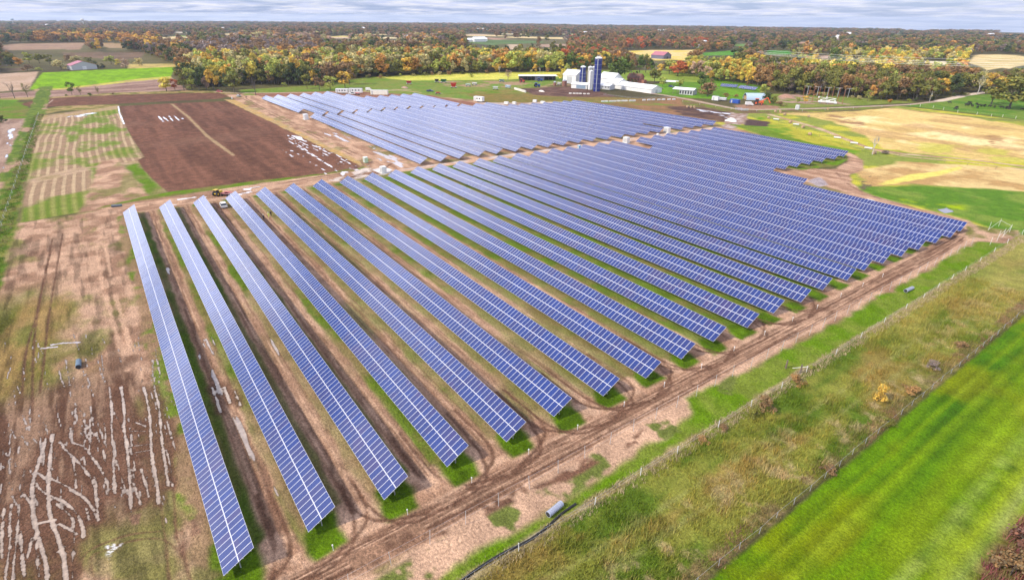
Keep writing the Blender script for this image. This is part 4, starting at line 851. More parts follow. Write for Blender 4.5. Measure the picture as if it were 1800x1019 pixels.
MB().tube((1.6, 0, 1.7), (3.8, 0, 3.2), .25, n=8).tube((3.8, 0, 3.2), (5.2, 0, 1.0), .2, n=8).build('boom', ORA, t)
def wagon(label, c, rz, col, L=4.5, h=2.6, group=None):
    r = empty('farm_wagon', c, rz, label, 'wagon', group)
    m = MB(); W = 1.4
    m.add([(-L/2, -W, h), (L/2, -W, h), (L/2, W, h), (-L/2, W, h), (-L/2*.55, -W*.5, 1.0), (L/2*.55, -W*.5, 1.0), (L/2*.55, W*.5, 1.0), (-L/2*.55, W*.5, 1.0)], [(0, 4, 5, 1), (1, 5, 6, 2), (2, 6, 7, 3), (3, 7, 4, 0), (4, 7, 6, 5)]); m.build('hopper', col, r)
    MB().box(-L/2, -.6, .75, L/2, .6, 1.0).tube((L/2, 0, .85), (L/2+1.4, 0, .5), .06, n=6).build('chassis', WHITE, r)
    for x in (-L*.35, L*.35):
        for s in (-1, 1): MB().tube((x, s*.75, .4), (x, s*1.0, .4), .4, n=12).build('wheel', DARK, r)
    return r
wagon('bright red hopper wagon on white running gear in the pasture', at(797.5, 155), .9, RED, 5, 4.2)
wagon('dark red wagon at the left of the green pasture', at(719, 148.5), .7, mat('crimson_paint', (.28, .01, .03), .5), 4.6, 3)
wagon('dark green wagon beyond the red hopper wagon', at(780, 146), 1.0, GRN, 6, 3.2)
wagon('black and red wagon left of the dark green wagon', at(768, 145.5), 1.0, mat('black_paint', (.03, .02, .02), .5), 4, 3)
wagon('white wagon in the pasture behind the brown reeds', at(871, 158), .8, WHITE, 4.5, 2.6)
wagon('blue white wagon near the long concrete wall', at(893, 155.5), .4, LBLUE, 5, 2.5)
wagon('red and white low trailer at the corner of the rear panels', at(770, 166), .9, RED, 4, 1.6)
wagon('white wagon with boards in mid pasture', at(834, 150), .7, WHITE, 4.5, 2.2)
wagon('white wagon with green tarp in mid pasture', at(823, 152), .7, mat('pale_green_tarp', (.45, .55, .45), .7), 4.5, 2.2)
wagon('dark teal wagon before the long machine shed', at(882, 144.5), .5, mat('teal_paint', (.03, .12, .12), .5), 5, 2.4)
wagon('white wagon full of scrap beside the silos', at(983, 150), .5, WHITE, 4, 2.4)
for (px, py, d, h, lb, m_) in ((992, 151.5, 4.2, 4.6, 'rusty round bin near the white barn', mat('rusty_steel', (.22, .1, .07), .8, .3)), (975, 151, 2.6, 3, 'small rusty round tank left of the larger rusty bin', mat('rusty_steel', (.22, .1, .07), .8, .3))):
    r = empty('round_bin', at(px, py), 0, lb, 'bin'); MB().lathe([(d/2, 0), (d/2, h)], 20).build('barrel', m_, r); MB().lathe([(d/2+.1, h), (.2, h+1)], 20).build('cap', STEEL, r)
# red machine in front of trailers, equipment by the tracks
wagon('red implement parked by the office trailers', at(628, 167), .7, RED, 3.5, 1.5)
wagon('white and red equipment trailer half hidden behind the fourth solar row', (gp(399, 344)[0], gp(399, 344)[1], 0), .6, mat('dull_red_paint', (.4, .1, .09), .6), 3.2, 1.1)
# concrete bunker blocks
def blocks(px0, px1, n, label, sz, name='concrete_block', m_=None, cat='block', grp=None):
    x0, y0 = gp(*px0); x1, y1 = gp(*px1)
    rr = random.Random(n+int(px0[0]))
    for i in range(n):
        t = (i+.5)/n; me_ = MB().box(-sz[0]/2, -sz[1]/2, 0, sz[0]/2, sz[1]/2, sz[2]).box(-sz[0]*.2, -sz[1]*.25, sz[2], sz[0]*.2, sz[1]*.25, sz[2]+.1)
        o = me_.build(name, m_ or CONC); o.location = (x0+(x1-x0)*t+rr.uniform(-.4, .4), y0+(y1-y0)*t+rr.uniform(-.4, .4), 0); o.rotation_euler = (0, 0, math.atan2(y1-y0, x1-x0)+rr.uniform(-.15, .15))
        tag(o, label, cat, grp or label+' group')
PALE = mat('pale_concrete', (.62, .58, .52), .85, .15)
blocks((904, 157.5), (925, 163), 8, 'pale concrete block in the bunker wall of the muddy farmyard', (3, 1, 1.6), m_=PALE)
blocks((1056, 179.4), (1118, 178), 9, 'white barrier block along the reeds before the farm', (2.6, .7, .9), m_=WHITE)
blocks((1128, 177), (1188, 175.5), 7, 'white barrier block along the gravel road before the farm', (2.6, .7, .9), m_=WHITE)
blocks((1000, 165), (1036, 166), 6, 'low pale block at the foot of the silos', (2.2, .8, .8), m_=PALE)
blocks((845, 184.5), (895, 188), 8, 'broken pallet or board lying behind the rear panels', (1.8, 1.4, .35), 'scrap_board', mat('orange_board', (.45, .2, .12), .8, .3), 'board')
for px, py, w, lb in ((890, 183.5, 3, 'white cube tank behind the rear panels, left one'), (904, 183.5, 2.4, 'white cube tank behind the rear panels, right one'), (940, 180, 2.6, 'white cube tank at the edge of the brown reeds'), (954, 182.5, 3, 'grey white tank behind the far corner of the panels')):
    r = empty('water_tank', at(px, py), .5, lb, 'tank'); MB().box(-w/2, -.9, .2, w/2, .9, 1.7).build('tank_body', WHITE, r); MB().box(-w/2-.1, -1, 0, w/2+.1, 1, .2).build('pallet', TIMBER, r)
for i, (px, py, lb) in enumerate(((1364, 211, 'left'), (1399, 220, 'second'), (1471.5, 243.5, 'third'), (1501, 253, 'fourth'), (1526, 262, 'fifth, nearest the dead tree'))):
    c = at(px, py); r = empty('feed_bunk', c, .35, '%s white feed bunk along the muddy track to the dead tree' % lb, 'trough')
    MB().box(-1.6, -.6, .35, 1.6, .6, .8).build('tray', WHITE, r)
    for x in (-1.3, 1.3): MB().box(x-.08, -.5, 0, x+.08, .5, .35).build('leg', TIMBER, r)
rr = random.Random(5)
bale = MB().tube((-.7, 0, .75), (.7, 0, .75), .75, n=16); bm_ = bale.mesh('round_bale', mat('straw', (.38, .26, .15), .95, .3, 3))
for i, (px, py) in enumerate(((1208, 189), (1214, 189.5), (1220, 190), (1363, 198), (1371, 198), (1379, 203), (1423, 238), (1411, 225), (1389, 217), (1455, 193), (1351, 209), (1421, 206.5), (1536, 271))):
    o = link(bpy.data.objects.new('round_bale', bm_)); o.location = at(px, py); o.rotation_euler = (0, 0, rr.uniform(0, 3)); tag(o, 'tan round bale lying beside the farm track', 'hay bale', 'round bales along the farm tracks')
# tarp pile, white sheets
def mound(name, label, cat, px, py, w, d, h, m_):
    V_ = []; F_ = []; n = 12
    for k in range(5):
        for i in range(n):
            t = 2*PI*i/n; q = 1-k/4.6; V_.append((w/2*q*math.cos(t)*(1+.15*rr.uniform(-1, 1)), d/2*q*math.sin(t)*(1+.15*rr.uniform(-1, 1)), h*math.sin(PI/2*k/4)*(1+.1*rr.uniform(-1, 1))))
    for k in range(4):
        for i in range(n): F_.append((k*n+i, k*n+(i+1) % n, (k+1)*n+(i+1) % n, (k+1)*n+i))
    F_.append(tuple(4*n+i for i in range(n)))
    o = MB().add(V_, F_).build(name, m_, smooth=True); o.location = at(px, py); return tag(o, label, cat)
mound('tarp_pile', 'white tarp covered pile beside the black mud', 'pile', 1285, 213, 8, 5, 1.8, WHITE)
mound('wood_pile', 'reddish brush pile left of the rusty poles', 'pile', 1382, 171, 14, 7, 2.2, mat('brush_wood', (.30, .17, .12), .95, .4, 2))
mound('earth_mound', 'pile of dark earth at the corner of the ploughed field', 'pile', 622, 295, 5, 3, .8, mat('dark_earth', (.13, .06, .045), .95, .3))
mound('rubble_pile', 'pale rubble pile in the pasture beside the dark red wagon', 'pile', 712, 155, 11, 5, 1.3, mat('rubble', (.32, .2, .16), .95, .4, 1))
mound('silage_pile', 'pale board pile in the farmyard mud', 'pile', 952, 161, 8, 3, 1.0, PALE)
# rusty poles with cross arms (unfinished substation)
RUST = mat('rust_brown_pole', (.28, .10, .05), .8, .2)
for i, (a, b, c_) in enumerate(((1411, 171.7, 150), (1427, 180, 151), (1437, 178.3, 153), (1446, 172, 151), (1454, 175, 153), (1462, 173.3, 152), (1472, 178.3, 154), (1480, 183.3, 157), (1421, 170, 152))):
    r = empty('timber_pole', at(a, b), .9, 'rust brown bare pole in the cluster behind the bucket trucks', 'pole', 'rust brown poles by the bucket trucks')
    h = hgt(a, b, b-c_); MB().tube((0, 0, 0), (0, 0, h), .2, .14, n=8).build('shaft', RUST, r); MB().box(-.1, -.5, h-.8, .1, .5, h-.6).build('step_bracket', STEEL, r)
r = empty('switch_frame', at(1418, 168.5), .55, 'pale grey pole frame with cross arms among the rusty poles', 'pole frame')
h = hgt(1418, 168.5, 16.5)
for i in range(5): MB().tube((i*7.2, 0, 0), (i*7.2, 0, h-i*.1), .2, .16, n=8).build('post', STEEL, r); MB().box(i*7.2-2.2, -.08, h-.1-i*.1, i*7.2+2.2, .08, h+.08-i*.1).build('cross_arm', GREYW, r)
def powerpole(px, py, hpx, label, rz=.3):
    r = empty('power_pole', at(px, py), rz, label, 'power pole'); h = hgt(px, py, hpx)
    MB().tube((0, 0, 0), (0, 0, h), .2, .13, n=8).build('shaft', mat('grey_timber', (.3, .27, .24), .9), r); MB().box(-1.5, -.08, h-.9, 1.5, .08, h-.7).build('cross_arm', TIMBER, r)
    MB().tube((.35, 0, h-2.8), (.35, 0, h-1.7), .22, n=8).build('transformer', STEEL, r)
    for x in (-1.3, 0, 1.3): MB().tube((x, 0, h-.7), (x, 0, h-.4), .05, n=6).build('insulator', WHITE, r)
    return r
powerpole(1633, 180.5, 20, 'grey power pole beside the gravel road left of the cattle')
powerpole(13, 117, 14, 'thin pole before the dark wood at far left')
r = empty('power_line', (0, 0, 0), 0, 'pale overhead wires crossing in front of the yellow trees at right', 'power line')
WIRE = mat('bright_wire', (.8, .8, .78), .4)
for i, ((a, b), (c_, d)) in enumerate((((1330, 91), (1830, 112)), ((1335, 93.5), (1830, 115.5)), ((1345, 96), (1830, 119)), ((1340, 88.5), (1830, 106)))):
    z_ = 27-i; p = gp(a, b, z_); q = gp(c_, d, z_); m = MB(); pts = []
    for k in range(13):
        t = k/12; pts.append((p[0]+(q[0]-p[0])*t, p[1]+(q[1]-p[1])*t, z_-2.0*4*t*(1-t)))
    for k in range(12): m.tube(pts[k], pts[k+1], .07, n=4, cap=False)
    m.build('wire', WIRE, r)
for (a, b) in ((1337, 92), (1830, 113)):
    p = gp(a, b, 26); MB().tube((p[0], p[1], 0), (p[0], p[1], 27.5), .3, .2).box(p[0]-3, p[1]-.15, 26.3, p[0]+3, p[1]+.15, 26.7).build('pole', TIMBER, r)
# small solar array by the wood
for i, (px0, py0, px1, py1, lb) in enumerate(((1265, 153.5, 1296, 156, 'left half of the small solar array on the lawn before the wood'), (1296, 156.5, 1327, 160.5, 'right half of the small solar array on the lawn before the wood'))):
    a = gp(px0, py0); b = gp(px1, py1); solar_row(a[0], a[1], b[0], b[1], lb, 0, 'small solar array on the lawn', 'solar array')
# cabinets
def cabinet(label, px, py, hpx, w=2.2, d=1.3, m_=None, pad=True, name='inverter_cabinet'):
    x, y = gp(px, py); h = hgt(px, py, hpx); r = empty(name, (x, y, 0), .05, label, 'cabinet')
    MB().box(-w/2, -d/2, .15, w/2, d/2, h).build('housing', m_ or WHITE, r); MB().box(-w/2-.06, -d/2-.06, h, w/2+.06, d/2+.06, h+.07).build('lid', ROOFW, r)
    MB().box(-w*.4, -d/2-.03, .35, w*.4, -d/2, h-.3).build('door', GREYW, r)
    if pad: MB().box(-w/2-.5, -d/2-.5, 0, w/2+.5, d/2+.5, .15).build('pad', CONC, r)
    return r
cabinet('white inverter cabinet on a pale pad at the road junction', 674, 304, 11, 2, 2)
cabinet('white cabinet at the end of the short pale row in the rear west block', 538, 210, 9, 3, 2.2)
cabinet('white cabinet in the gap of the middle corridor, front of the two', 1100.5, 251, 9.5, 2.6, 2.2)
cabinet('white cabinet at the far end of the middle corridor beside the short row', 1172, 233.5, 9.5, 3, 2.2)
cabinet('pale green and white cabinet on the grass corner of the ploughed field', 643, 286, 9.5, 1.9, 1.5, mat('pale_green_paint', (.42, .55, .33), .6), False)
cabinet('small white cabinet beside the back edge of the front block', 1528, 357, 5, 2.2, 1.2, None, False)
cabinet('white equipment box on a stand by the gravel road', 1401, 193, 8, 2.2, 1.6, None, False)
cabinet('white and blue portable toilet between panel rows of the corridor', 1018, 262, 6.5, 1.2, 1.2, mat('toilet_blue', (.05, .35, .6), .5), False, 'portable_toilet')
cabinet('tiny white box beside the far corridor cabinet', 1156, 238, 3, 1, .8, None, False)
cabinet('white post box beside the dirt road left of the rear rows', 408, 174.5, 3.5, .6, .6, None, False, 'marker_box')
# pipes
def pipe(label, p, q, r_, m_, corr=True, name='drain_pipe'):
    a = Vector((*gp(*p), r_)); b = Vector((*gp(*q), r_)); m = MB(); L = (b-a).length; n = max(3, int(L/.28)) if corr else 1
    d = (b-a)/n
    for i in range(n):
        m.tube(a+d*i, a+d*(i+.5), r_, n=16, cap=(i == 0)); m.tube(a+d*(i+.5), a+d*(i+1), r_*(.92 if corr else 1), n=16, cap=(i == n-1))
    m.tube(a-d*.02, a-d*.03, r_*.85, n=16, mi=1)  # near-black disc over the mouth paints the shade inside the bore
    return tag(m.build(name, [m_, DARK]), label, 'pipe')
PIPE = mat('ribbed_grey_steel', (.42, .44, .52), .5, .1, 4, .3); DPIPE = mat('dark_grey_plastic', (.10, .12, .14), .5)
pipe('pale ribbed culvert pipe lying beside the black silt sock', (963, 908), (987, 888), .42, PIPE)
pipe('small dark blue grey pipe standing alone in the muddy grass at left', (139, 648), (139.5, 637), .42, mat('slate_pipe', (.10, .15, .20), .5), False)
pipe('dark pipe lying at the field edge behind the nearest solar row', (197, 364.5), (215, 362.8), .42, DPIPE, False)
pipe('grey pipe in the grass between road and white post fence', (1591, 514), (1603, 508.5), .42, PIPE)
P = [(*p, .14) for p in smooth(gps((800,1030),(840,1000),(880,975),(930,950),(960,928),(985,905),(1012,886)), 6)]
m = MB()
for i in range(len(P)-1): m.tube(P[i], P[i+1], .15, n=8)
tag(m.build('silt_sock', BLACK), 'black silt sock snaking along the grass edge in front', 'silt barrier')
# marker stakes at row ends
for k in range(16):
    x = EXX[k]+2.6; y = ROWY+ROWP*EK[k]+1.7
    r = empty('marker_stake', (x, y, 0), 0, 'short white stake at the end of a solar row of the front block', 'stake', 'white stakes at the row ends')
    MB().tube((0, 0, 0), (0, 0, .85), .035, n=6).build('shaft', WHITE, r); MB().box(-.07, -.07, .8, .07, .07, .98).build('cap', WHITE, r)
# fences
def fence(name, label, pts, h, r_, m_, wires=(1.0,), wr=.012, pname='post'):
    r = empty(name, (pts[0][0], pts[0][1], 0), 0, label, 'fence')
    o0 = None; rr_ = random.Random(len(pts))
    me_ = MB().tube((0, 0, 0), (0, 0, h), r_, n=6).mesh(pname, m_)
    for p in pts:
        o = bpy.data.objects.new(pname, me_); link(o, r); o.location = (p[0]-pts[0][0], p[1]-pts[0][1], 0); o.rotation_euler = (rr_.uniform(-.05, .05), rr_.uniform(-.05, .05), 0)
    for w in wires:
        m = MB()
        for a, b in zip(pts[:-1], pts[1:]): m.tube((a[0]-pts[0][0], a[1]-pts[0][1], h*w), (b[0]-pts[0][0], b[1]-pts[0][1], h*w), wr, n=4, cap=False)
        m.build('wire', STEEL, r)
    return r
GP = mat('thin_grey_post', (.5, .5, .5), .5, .1, 3, .3)
fence('wire_fence', 'thin grey post and wire fence along the dirt perimeter road', [(-41.9-(.3 if y < 80 else 0), y) for y in np.arange(-6, 186, 4.9)], 2.3, .035, GP, (.97, .5), .008)
fence('white_post_fence', 'old fence of short white posts along the dry grass strip', [(-35.3-.0135*max(0, y-100)+random.uniform(-.15, .15), y) for y in [12, 26.5, 38.4, 47, 54.4, 63.9, 72.5, 81, 89, 98.9, 108.9, 119, 129.2, 138, 146.6, 155, 163.1, 173, 184.2, 195, 207.3]], 1.35, .055, WHITE, (.9, .5), .01)
fence('field_fence', 'fence of pale grey posts beside the bright green field', [(-20.65+random.uniform(-.1, .1), y) for y in np.arange(28.5, 158, 3.85)], 1.15, .035, mat('pale_grey_post', (.30, .30, .31), .7), (.95,), .01)
fence('hedge_fence', 'fence of grey posts in the weedy strip at far left', [(x, -32.5) for x in np.arange(-460, -150, 8)], 1.3, .06, GP, (.9, .5), .01)
fence('pasture_fence', 'low fence running past the dead tree towards the pasture', gps((1368,214),(1400,228),(1440,240),(1480,254),(1515,266),(1545,272),(1580,275),(1620,280),(1660,285),(1700,291),(1750,298),(1800,304)), 1.2, .07, TIMBER)
fence('cattle_fence', 'fence with pale posts along the cattle pasture on the right', gps((1617,187.5),(1640,190),(1658,193.3),(1683,198.3),(1717,201.7),(1742,205),(1762,206),(1785,209),(1810,213)), 1.6, .12, PALE)
fence('barn_fence', 'timber fence along the muddy yard by the long barn', gps((1060,168),(1072,169.5),(1085,171),(1098,172.5),(1110,174),(1125,174),(1140,173.5),(1155,173),(1170,173),(1188,172)), 1.3, .12, mat('brown_timber', (.2, .1, .07), .9, .3), (.9, .5), .05)
fence('roadside_fence', 'thin fence along the near side of the gravel road', gps((1200,179),(1230,184.5),(1258,188.5),(1285,193),(1330,196),(1370,196),(1410,196),(1450,194),(1500,191),(1550,188.5),(1600,186)), 1.2, .08, GP)
# wooden posts with a rail, and the white gate frames
r = empty('old_gate_posts', (gp(1381, 647)[0], gp(1381, 647)[1], 0), 0, 'two weathered timber posts with a fallen pale rail beside a brown thicket', 'gate')
q = gp(1406, 656); p = gp(1381, 647)
for (x, y), h in ((p, 1.7), (q, 1.8)): MB().tube((x-p[0], y-p[1], 0), (x-p[0], y-p[1], h), .16, .14, n=8).build('post', TIMBER, r)
a = gp(1392, 651); b = gp(1419, 650); MB().tube((a[0]-p[0], a[1]-p[1], .5), (b[0]-p[0], b[1]-p[1], .7), .06, n=6).build('rail', PALE, r)
r = empty('corner_brace', (-40, 192, 0), 0, 'white pipe corner braces of the fence at the far road corner', 'fence brace')
def pg(px, py, z): x, y = gp(px, py); return (x+40, y-192, z)
for (a, h) in (((1737, 405), 2.6), ((1752, 424), 3.2), ((1763, 415), 2.4), ((1774, 408), 2.4), ((1755, 398), 2.4), ((1740, 430), 2.2)): MB().tube(pg(*a, 0), pg(*a, h), .04, n=6).build('post', WHITE, r)
for a, ha, b, hb in (((1737, 405), .3, (1755, 398), 1.9), ((1755, 398), 1.9, (1774, 408), 1.9), ((1774, 408), 1.9, (1760, 419), .2), ((1752, 424), 1.6, (1763, 415), 1.9)): MB().tube(pg(*a, ha), pg(*b, hb), .03, n=6).build('rail', WHITE, r)
for i, (px, py, lb) in enumerate(((1298, 193.5, 'galvanised farm gate by the road, left leaf'), (1309, 195, 'galvanised farm gate by the road, right leaf'))):
    r = empty('farm_gate', at(px, py), .95, lb, 'gate')
    for z_ in (.2, .5, .8, 1.1, 1.4): MB().box(-2.3, -.03, z_, 2.3, .03, z_+.09).build('bar', LBLUE, r)
    for x in (-2.3, 0, 2.3): MB().box(x-.04, -.05, 0, x+.04, .05, 1.6).build('upright', STEEL, r)
# people
SKIN = mat('skin', (.45, .25, .17), .6)
def skinned(name, verts, edges, radii, m_, parent=None, sub=2, mats=None):
    me_ = bpy.data.meshes.new(name); me_.from_pydata(verts, edges, []); o = bpy.data.objects.new(name, me_); COL.objects.link(o)
    sk = o.modifiers.new('skin', 'SKIN'); 
    for i, r_ in enumerate(radii):
        v_ = me_.skin_vertices[0].data[i]; v_.radius = (r_, r_) if not isinstance(r_, tuple) else r_; v_.use_root = (i == 0)
    sb = o.modifiers.new('sub', 'SUBSURF'); sb.levels = sub; sb.render_levels = sub
    dg = bpy.context.evaluated_depsgraph_get(); nm = bpy.data.meshes.new_from_object(o.evaluated_get(dg)); nm.name = name
    bpy.data.objects.remove(o); nm.materials.clear(); nm.materials.append(m_)
    nm.polygons.foreach_set('use_smooth', [True]*len(nm.polygons))
    o = bpy.data.objects.new(name, nm); link(o, parent); return o
def person(label, c, rz, top, legs, helmet, step=.12, arm=.25):
    r = empty('person', c, rz, label, 'person')
    v = [(0, 0, .95), (0, 0, 1.15), (0, 0, 1.38), (0, 0, 1.50), (0, .02, 1.60), (0, .03, 1.72),
         (.19, 0, 1.42), (.27, .03, 1.15), (.24, .2, .95), (.23, .27, .88), (-.19, 0, 1.42), (-.27, .02, 1.15), (-.25, .08, .90), (-.25, .1, .82),
         (.1, 0, .90), (.11, step*.6, .5), (.11, step*.4, .09), (.11, step*.4+.16, .04), (-.1, 0, .90), (-.11, -step*.4, .5), (-.11, -step, .09), (-.11, -step+.16, .04)]
    e = [(0, 1), (1, 2), (2, 3), (3, 4), (4, 5), (2, 6), (6, 7), (7, 8), (8, 9), (2, 10), (10, 11), (11, 12), (12, 13), (0, 14), (14, 15), (15, 16), (16, 17), (0, 18), (18, 19), (19, 20), (20, 21)]
    rad = [.14, .13, .15, .055, .09, .085, .065, .05, .038, .035, .065, .05, .038, .035, .095, .065, .045, .04, .095, .065, .045, .04]
    b = skinned('body', v, e, rad, SKIN, r)
    # clothing follows the body: same skeleton slightly larger, torso+arms and legs
    skinned('jacket', [v[i] for i in (0, 1, 2, 6, 7, 8, 10, 11, 12)], [(0, 1), (1, 2), (2, 3), (3, 4), (4, 5), (2, 6), (6, 7), (7, 8)], [.165, .16, .17, .085, .068, .052, .085, .068, .052], top, r)
    skinned('trousers', [v[i] for i in (0, 14, 15, 16, 18, 19, 20)], [(0, 1), (1, 2), (2, 3), (0, 4), (4, 5), (5, 6)], [.155, .115, .085, .065, .115, .085, .065], legs, r)
    m = MB(); m.lathe([(.155, 1.70), (.13, 1.72), (.12, 1.78), (.06, 1.84), (.01, 1.85)], 14); m.build('helmet', helmet, r, smooth=True, loc=(0, .03, 0))
    for s in (-1, 1): MB().box(s*.035-.012, .115, 1.665, s*.035+.012, .125, 1.68).build('eye', DARK, r)
    return r
HV = mat('hi_vis_yellow', (.75, .85, .12), .7); NAVY = mat('dark_work_cloth', (.03, .035, .06), .9)
person('worker in a yellow hi-vis jacket standing between the fourth and fifth rows', at(473, 383), 2.4, HV, HV, WHITE)
person('worker in dark clothes and white helmet left of the hi-vis worker', at(464, 386.5), -.6, NAVY, NAVY, WHITE)
person('worker in black clothes just right of the hi-vis worker', at(477, 380), 2.0, BLACK, BLACK, mat('black_helmet', (.03, .03, .03), .4))
person('person in dark clothes standing on the dirt road near the white car', at(433, 173), 1, BLACK, BLACK, BLACK)
# cattle
HIDE = mat('black_hide', (.018, .014, .012), .75, .3, 3)
v = [(0, 0, 1.05), (.5, 0, 1.02), (1.0, 0, 1.08), (1.35, 0, 1.15), (1.7, 0, .95), (1.95, 0, .72), (-.5, 0, 1.1), (-.62, 0, .6), (.95, .22, .75), (.93, .22, .4), (.95, .22, .05), (.95, -.22, .75), (1.02, -.22, .4), (1.0, -.22, .05), (-.45, .22, .8), (-.58, .22, .45), (-.5, .22, .05), (-.45, -.22, .8), (-.5, -.22, .45), (-.4, -.22, .05)]
e = [(0, 1), (1, 2), (2, 3), (3, 4), (4, 5), (0, 6), (6, 7), (2, 8), (8, 9), (9, 10), (2, 11), (11, 12), (12, 13), (6, 14), (14, 15), (15, 16), (6, 17), (17, 18), (18, 19)]
rad = [.40, .42, .36, .22, .17, .11, .34, .04, .14, .085, .07, .14, .085, .07, .18, .10, .07, .18, .10, .07]
cw0 = skinned('hide_body', v, e, rad, HIDE, None, 1); cowme = cw0.data; bpy.data.objects.remove(cw0)
earme = MB().tube((1.62, .12, 1.12), (1.58, .32, 1.12), .05, .02, n=6).tube((1.62, -.12, 1.12), (1.58, -.32, 1.12), .05, .02, n=6).mesh('ears', HIDE)
for i, (a, b) in enumerate(((1670, 182.5), (1678, 193.3), (1682, 190.8), (1698, 186.7), (1702, 182.5), (1706, 185), (1709, 188.3), (1717, 185), (1722, 187.5), (1728, 188.3), (1738, 188.7), (1747, 190), (1762, 191), (1768, 192), (1774, 191), (1718, 190.8), (1795, 194.2), (1700, 186), (1731, 187.5))):
    r = empty('cow', at(a, b), rr.uniform(0, 6.28), 'black cow grazing in the pasture beside the big oak', 'cow', 'black cattle in the pasture'); r.scale = (1.15,)*3
    o = bpy.data.objects.new('body', cowme); link(o, r); o = bpy.data.objects.new('ears', earme); link(o, r)
# ---------------------------------------------------------------- trees
def leaf_material():
    m, t, b = newmat('foliage'); n = t.nodes; l = t.links
    oi = n.new('ShaderNodeObjectInfo'); at_ = n.new('ShaderNodeAttribute'); at_.attribute_type = 'INSTANCER'; at_.attribute_name = 'tint'
    ad = n.new('ShaderNodeVectorMath'); ad.operation = 'ADD'; l.new(oi.outputs['Color'], ad.inputs[0]); l.new(at_.outputs['Color'], ad.inputs[1])
    lf = n.new('ShaderNodeAttribute'); lf.attribute_name = 'leaf'
    sc = n.new('ShaderNodeVectorMath'); sc.operation = 'MULTIPLY'; l.new(ad.outputs[0], sc.inputs[0]); l.new(lf.outputs['Color'], sc.inputs[1])
    l.new(sc.outputs[0], b.inputs['Base Color']); b.inputs['Roughness'].default_value = .75; b.inputs['Specular IOR Level'].default_value = .15
    return m
LEAF = leaf_material()
BARK = mat('bark', (.10, .08, .065), .95, .3, 6); PALEBARK = mat('pale_bark', (.45, .42, .38), .9, .2, 6)
def crown(name, seed, nl, q, style):
    """many small leaf clumps through a lobed volume; unit tree height"""
    r = np.random.RandomState(seed); C_ = []; Rr = []
    for i in range(nl):
        if style == 'round': z = r.uniform(.34, .88); rad = .30*math.sin(PI*min(max((z-.18)/.86, .08), 1))**.6*r.uniform(.3, .95); R = r.uniform(.09, .16)
        elif style == 'oval': z = r.uniform(.22, .9); rad = .20*math.sin(PI*min(max((z-.08)/.98, .08), 1))**.7*r.uniform(.2, .95); R = r.uniform(.08, .13)
        elif style == 'bush': z = r.uniform(.12, .78); rad = .42*math.sqrt(max(0, 1-(z-.1)**2/.6))*r.uniform(.2, .95); R = r.uniform(.12, .2)
        elif style == 'cone': z = r.uniform(.08, .93); rad = .14*(1-z)*r.uniform(.3, 1)+.01; R = .05+.05*(1-z)
        else: z = r.uniform(.35, .92); rad = .28*r.uniform(.2, 1)*math.sin(PI*min((z-.1)/.95, 1)); R = r.uniform(.10, .17)
        a = r.uniform(0, 2*PI); C_.append((rad*math.cos(a), rad*math.sin(a), z)); Rr.append(R)
    C_ = np.array(C_); Rr = np.array(Rr); k = r.randint(0, nl, q)
    d = r.normal(size=(q, 3)); d /= np.linalg.norm(d, axis=1)[:, None]; rr_ = Rr[k]*r.uniform(.45, 1.08, q)**.7
    P = C_[k]+d*rr_[:, None]*np.array([1, 1, .8])
    nrm = d+r.normal(size=(q, 3))*.55+np.array([0, 0, .35]); nrm /= np.linalg.norm(nrm, axis=1)[:, None]
    u = np.cross(nrm, r.normal(size=(q, 3))); u /= np.linalg.norm(u, axis=1)[:, None]; w = np.cross(nrm, u)
    s = (r.uniform(.012, .030, q)*(1.25 if style in ('bush', 'round') else 1)*(.6 if style == 'sparse' else 1)*(900/q)**.35)[:, None]
    u = u*s; w = w*s*r.uniform(.6, 1.2, (q, 1))
    V_ = np.stack([P-u-w*.7, P+u-w*.5, P+u*.8+w, P-u*.7+w*.9], 1).reshape(-1, 3); F_ = np.arange(4*q).reshape(-1, 4)
    me_ = npmesh(name, V_, F_, LEAF)
    lob = r.uniform(.72, 1.28, nl)[k]; val = lob*r.uniform(.75, 1.25, q); warm = r.uniform(.86, 1.16, q)
    colr = np.stack([val*warm, val, val/warm], 1); setattr_col(me_, 'leaf', colr, 'FACE') if False else setattr_col(me_, 'leaf', np.repeat(colr, 4, 0))
    return me_
def limbs(name, seed, fine, m_, spread=.3):
    r = random.Random(seed); m = MB()
    def br(p, d, L, rad, depth):
        q = (p[0]+d[0]*L, p[1]+d[1]*L, p[2]+d[2]*L); m.tube(p, q, rad, rad*.62, n=5 if depth < 2 else 3, cap=False)
        if depth >= fine: return
        for i in range(3 if depth else 5):
            a = r.uniform(0, 2*PI); t = r.uniform(.35, .95) if depth else r.uniform(.6, 1.0)
            s = (p[0]+d[0]*L*t, p[1]+d[1]*L*t, p[2]+d[2]*L*t); e_ = r.uniform(.35, .8)
            dd = Vector((d[0]*.5+math.cos(a)*e_, d[1]*.5+math.sin(a)*e_, abs(d[2])*.7+.35)); dd.normalize(); br(s, dd, L*r.uniform(.5, .72), rad*.5, depth+1)
    br((0, 0, -.02), (0, 0, 1), .42, .020, 0); return m.mesh(name, m_)
CR = {'round': [crown('crown', 11+i, 16, 900, 'round') for i in range(4)], 'oval': [crown('crown', 31+i, 14, 800, 'oval') for i in range(3)], 'bush': [crown('crown', 51+i, 14, 700, 'bush') for i in range(3)],
      'cone': [crown('crown', 71, 16, 500, 'cone')], 'sparse': [crown('crown', 81+i, 14, 420, 'sparse') for i in range(2)]}
TR = [limbs('trunk', 5+i, 2, BARK) for i in range(2)]; TRF = [limbs('branches', 15+i, 4, BARK) for i in range(2)]; TRP = limbs('branches', 25, 4, PALEBARK); TRC = MB().tube((0, 0, -.01), (0, 0, .85), .035, .008, n=6).mesh('trunk', BARK)
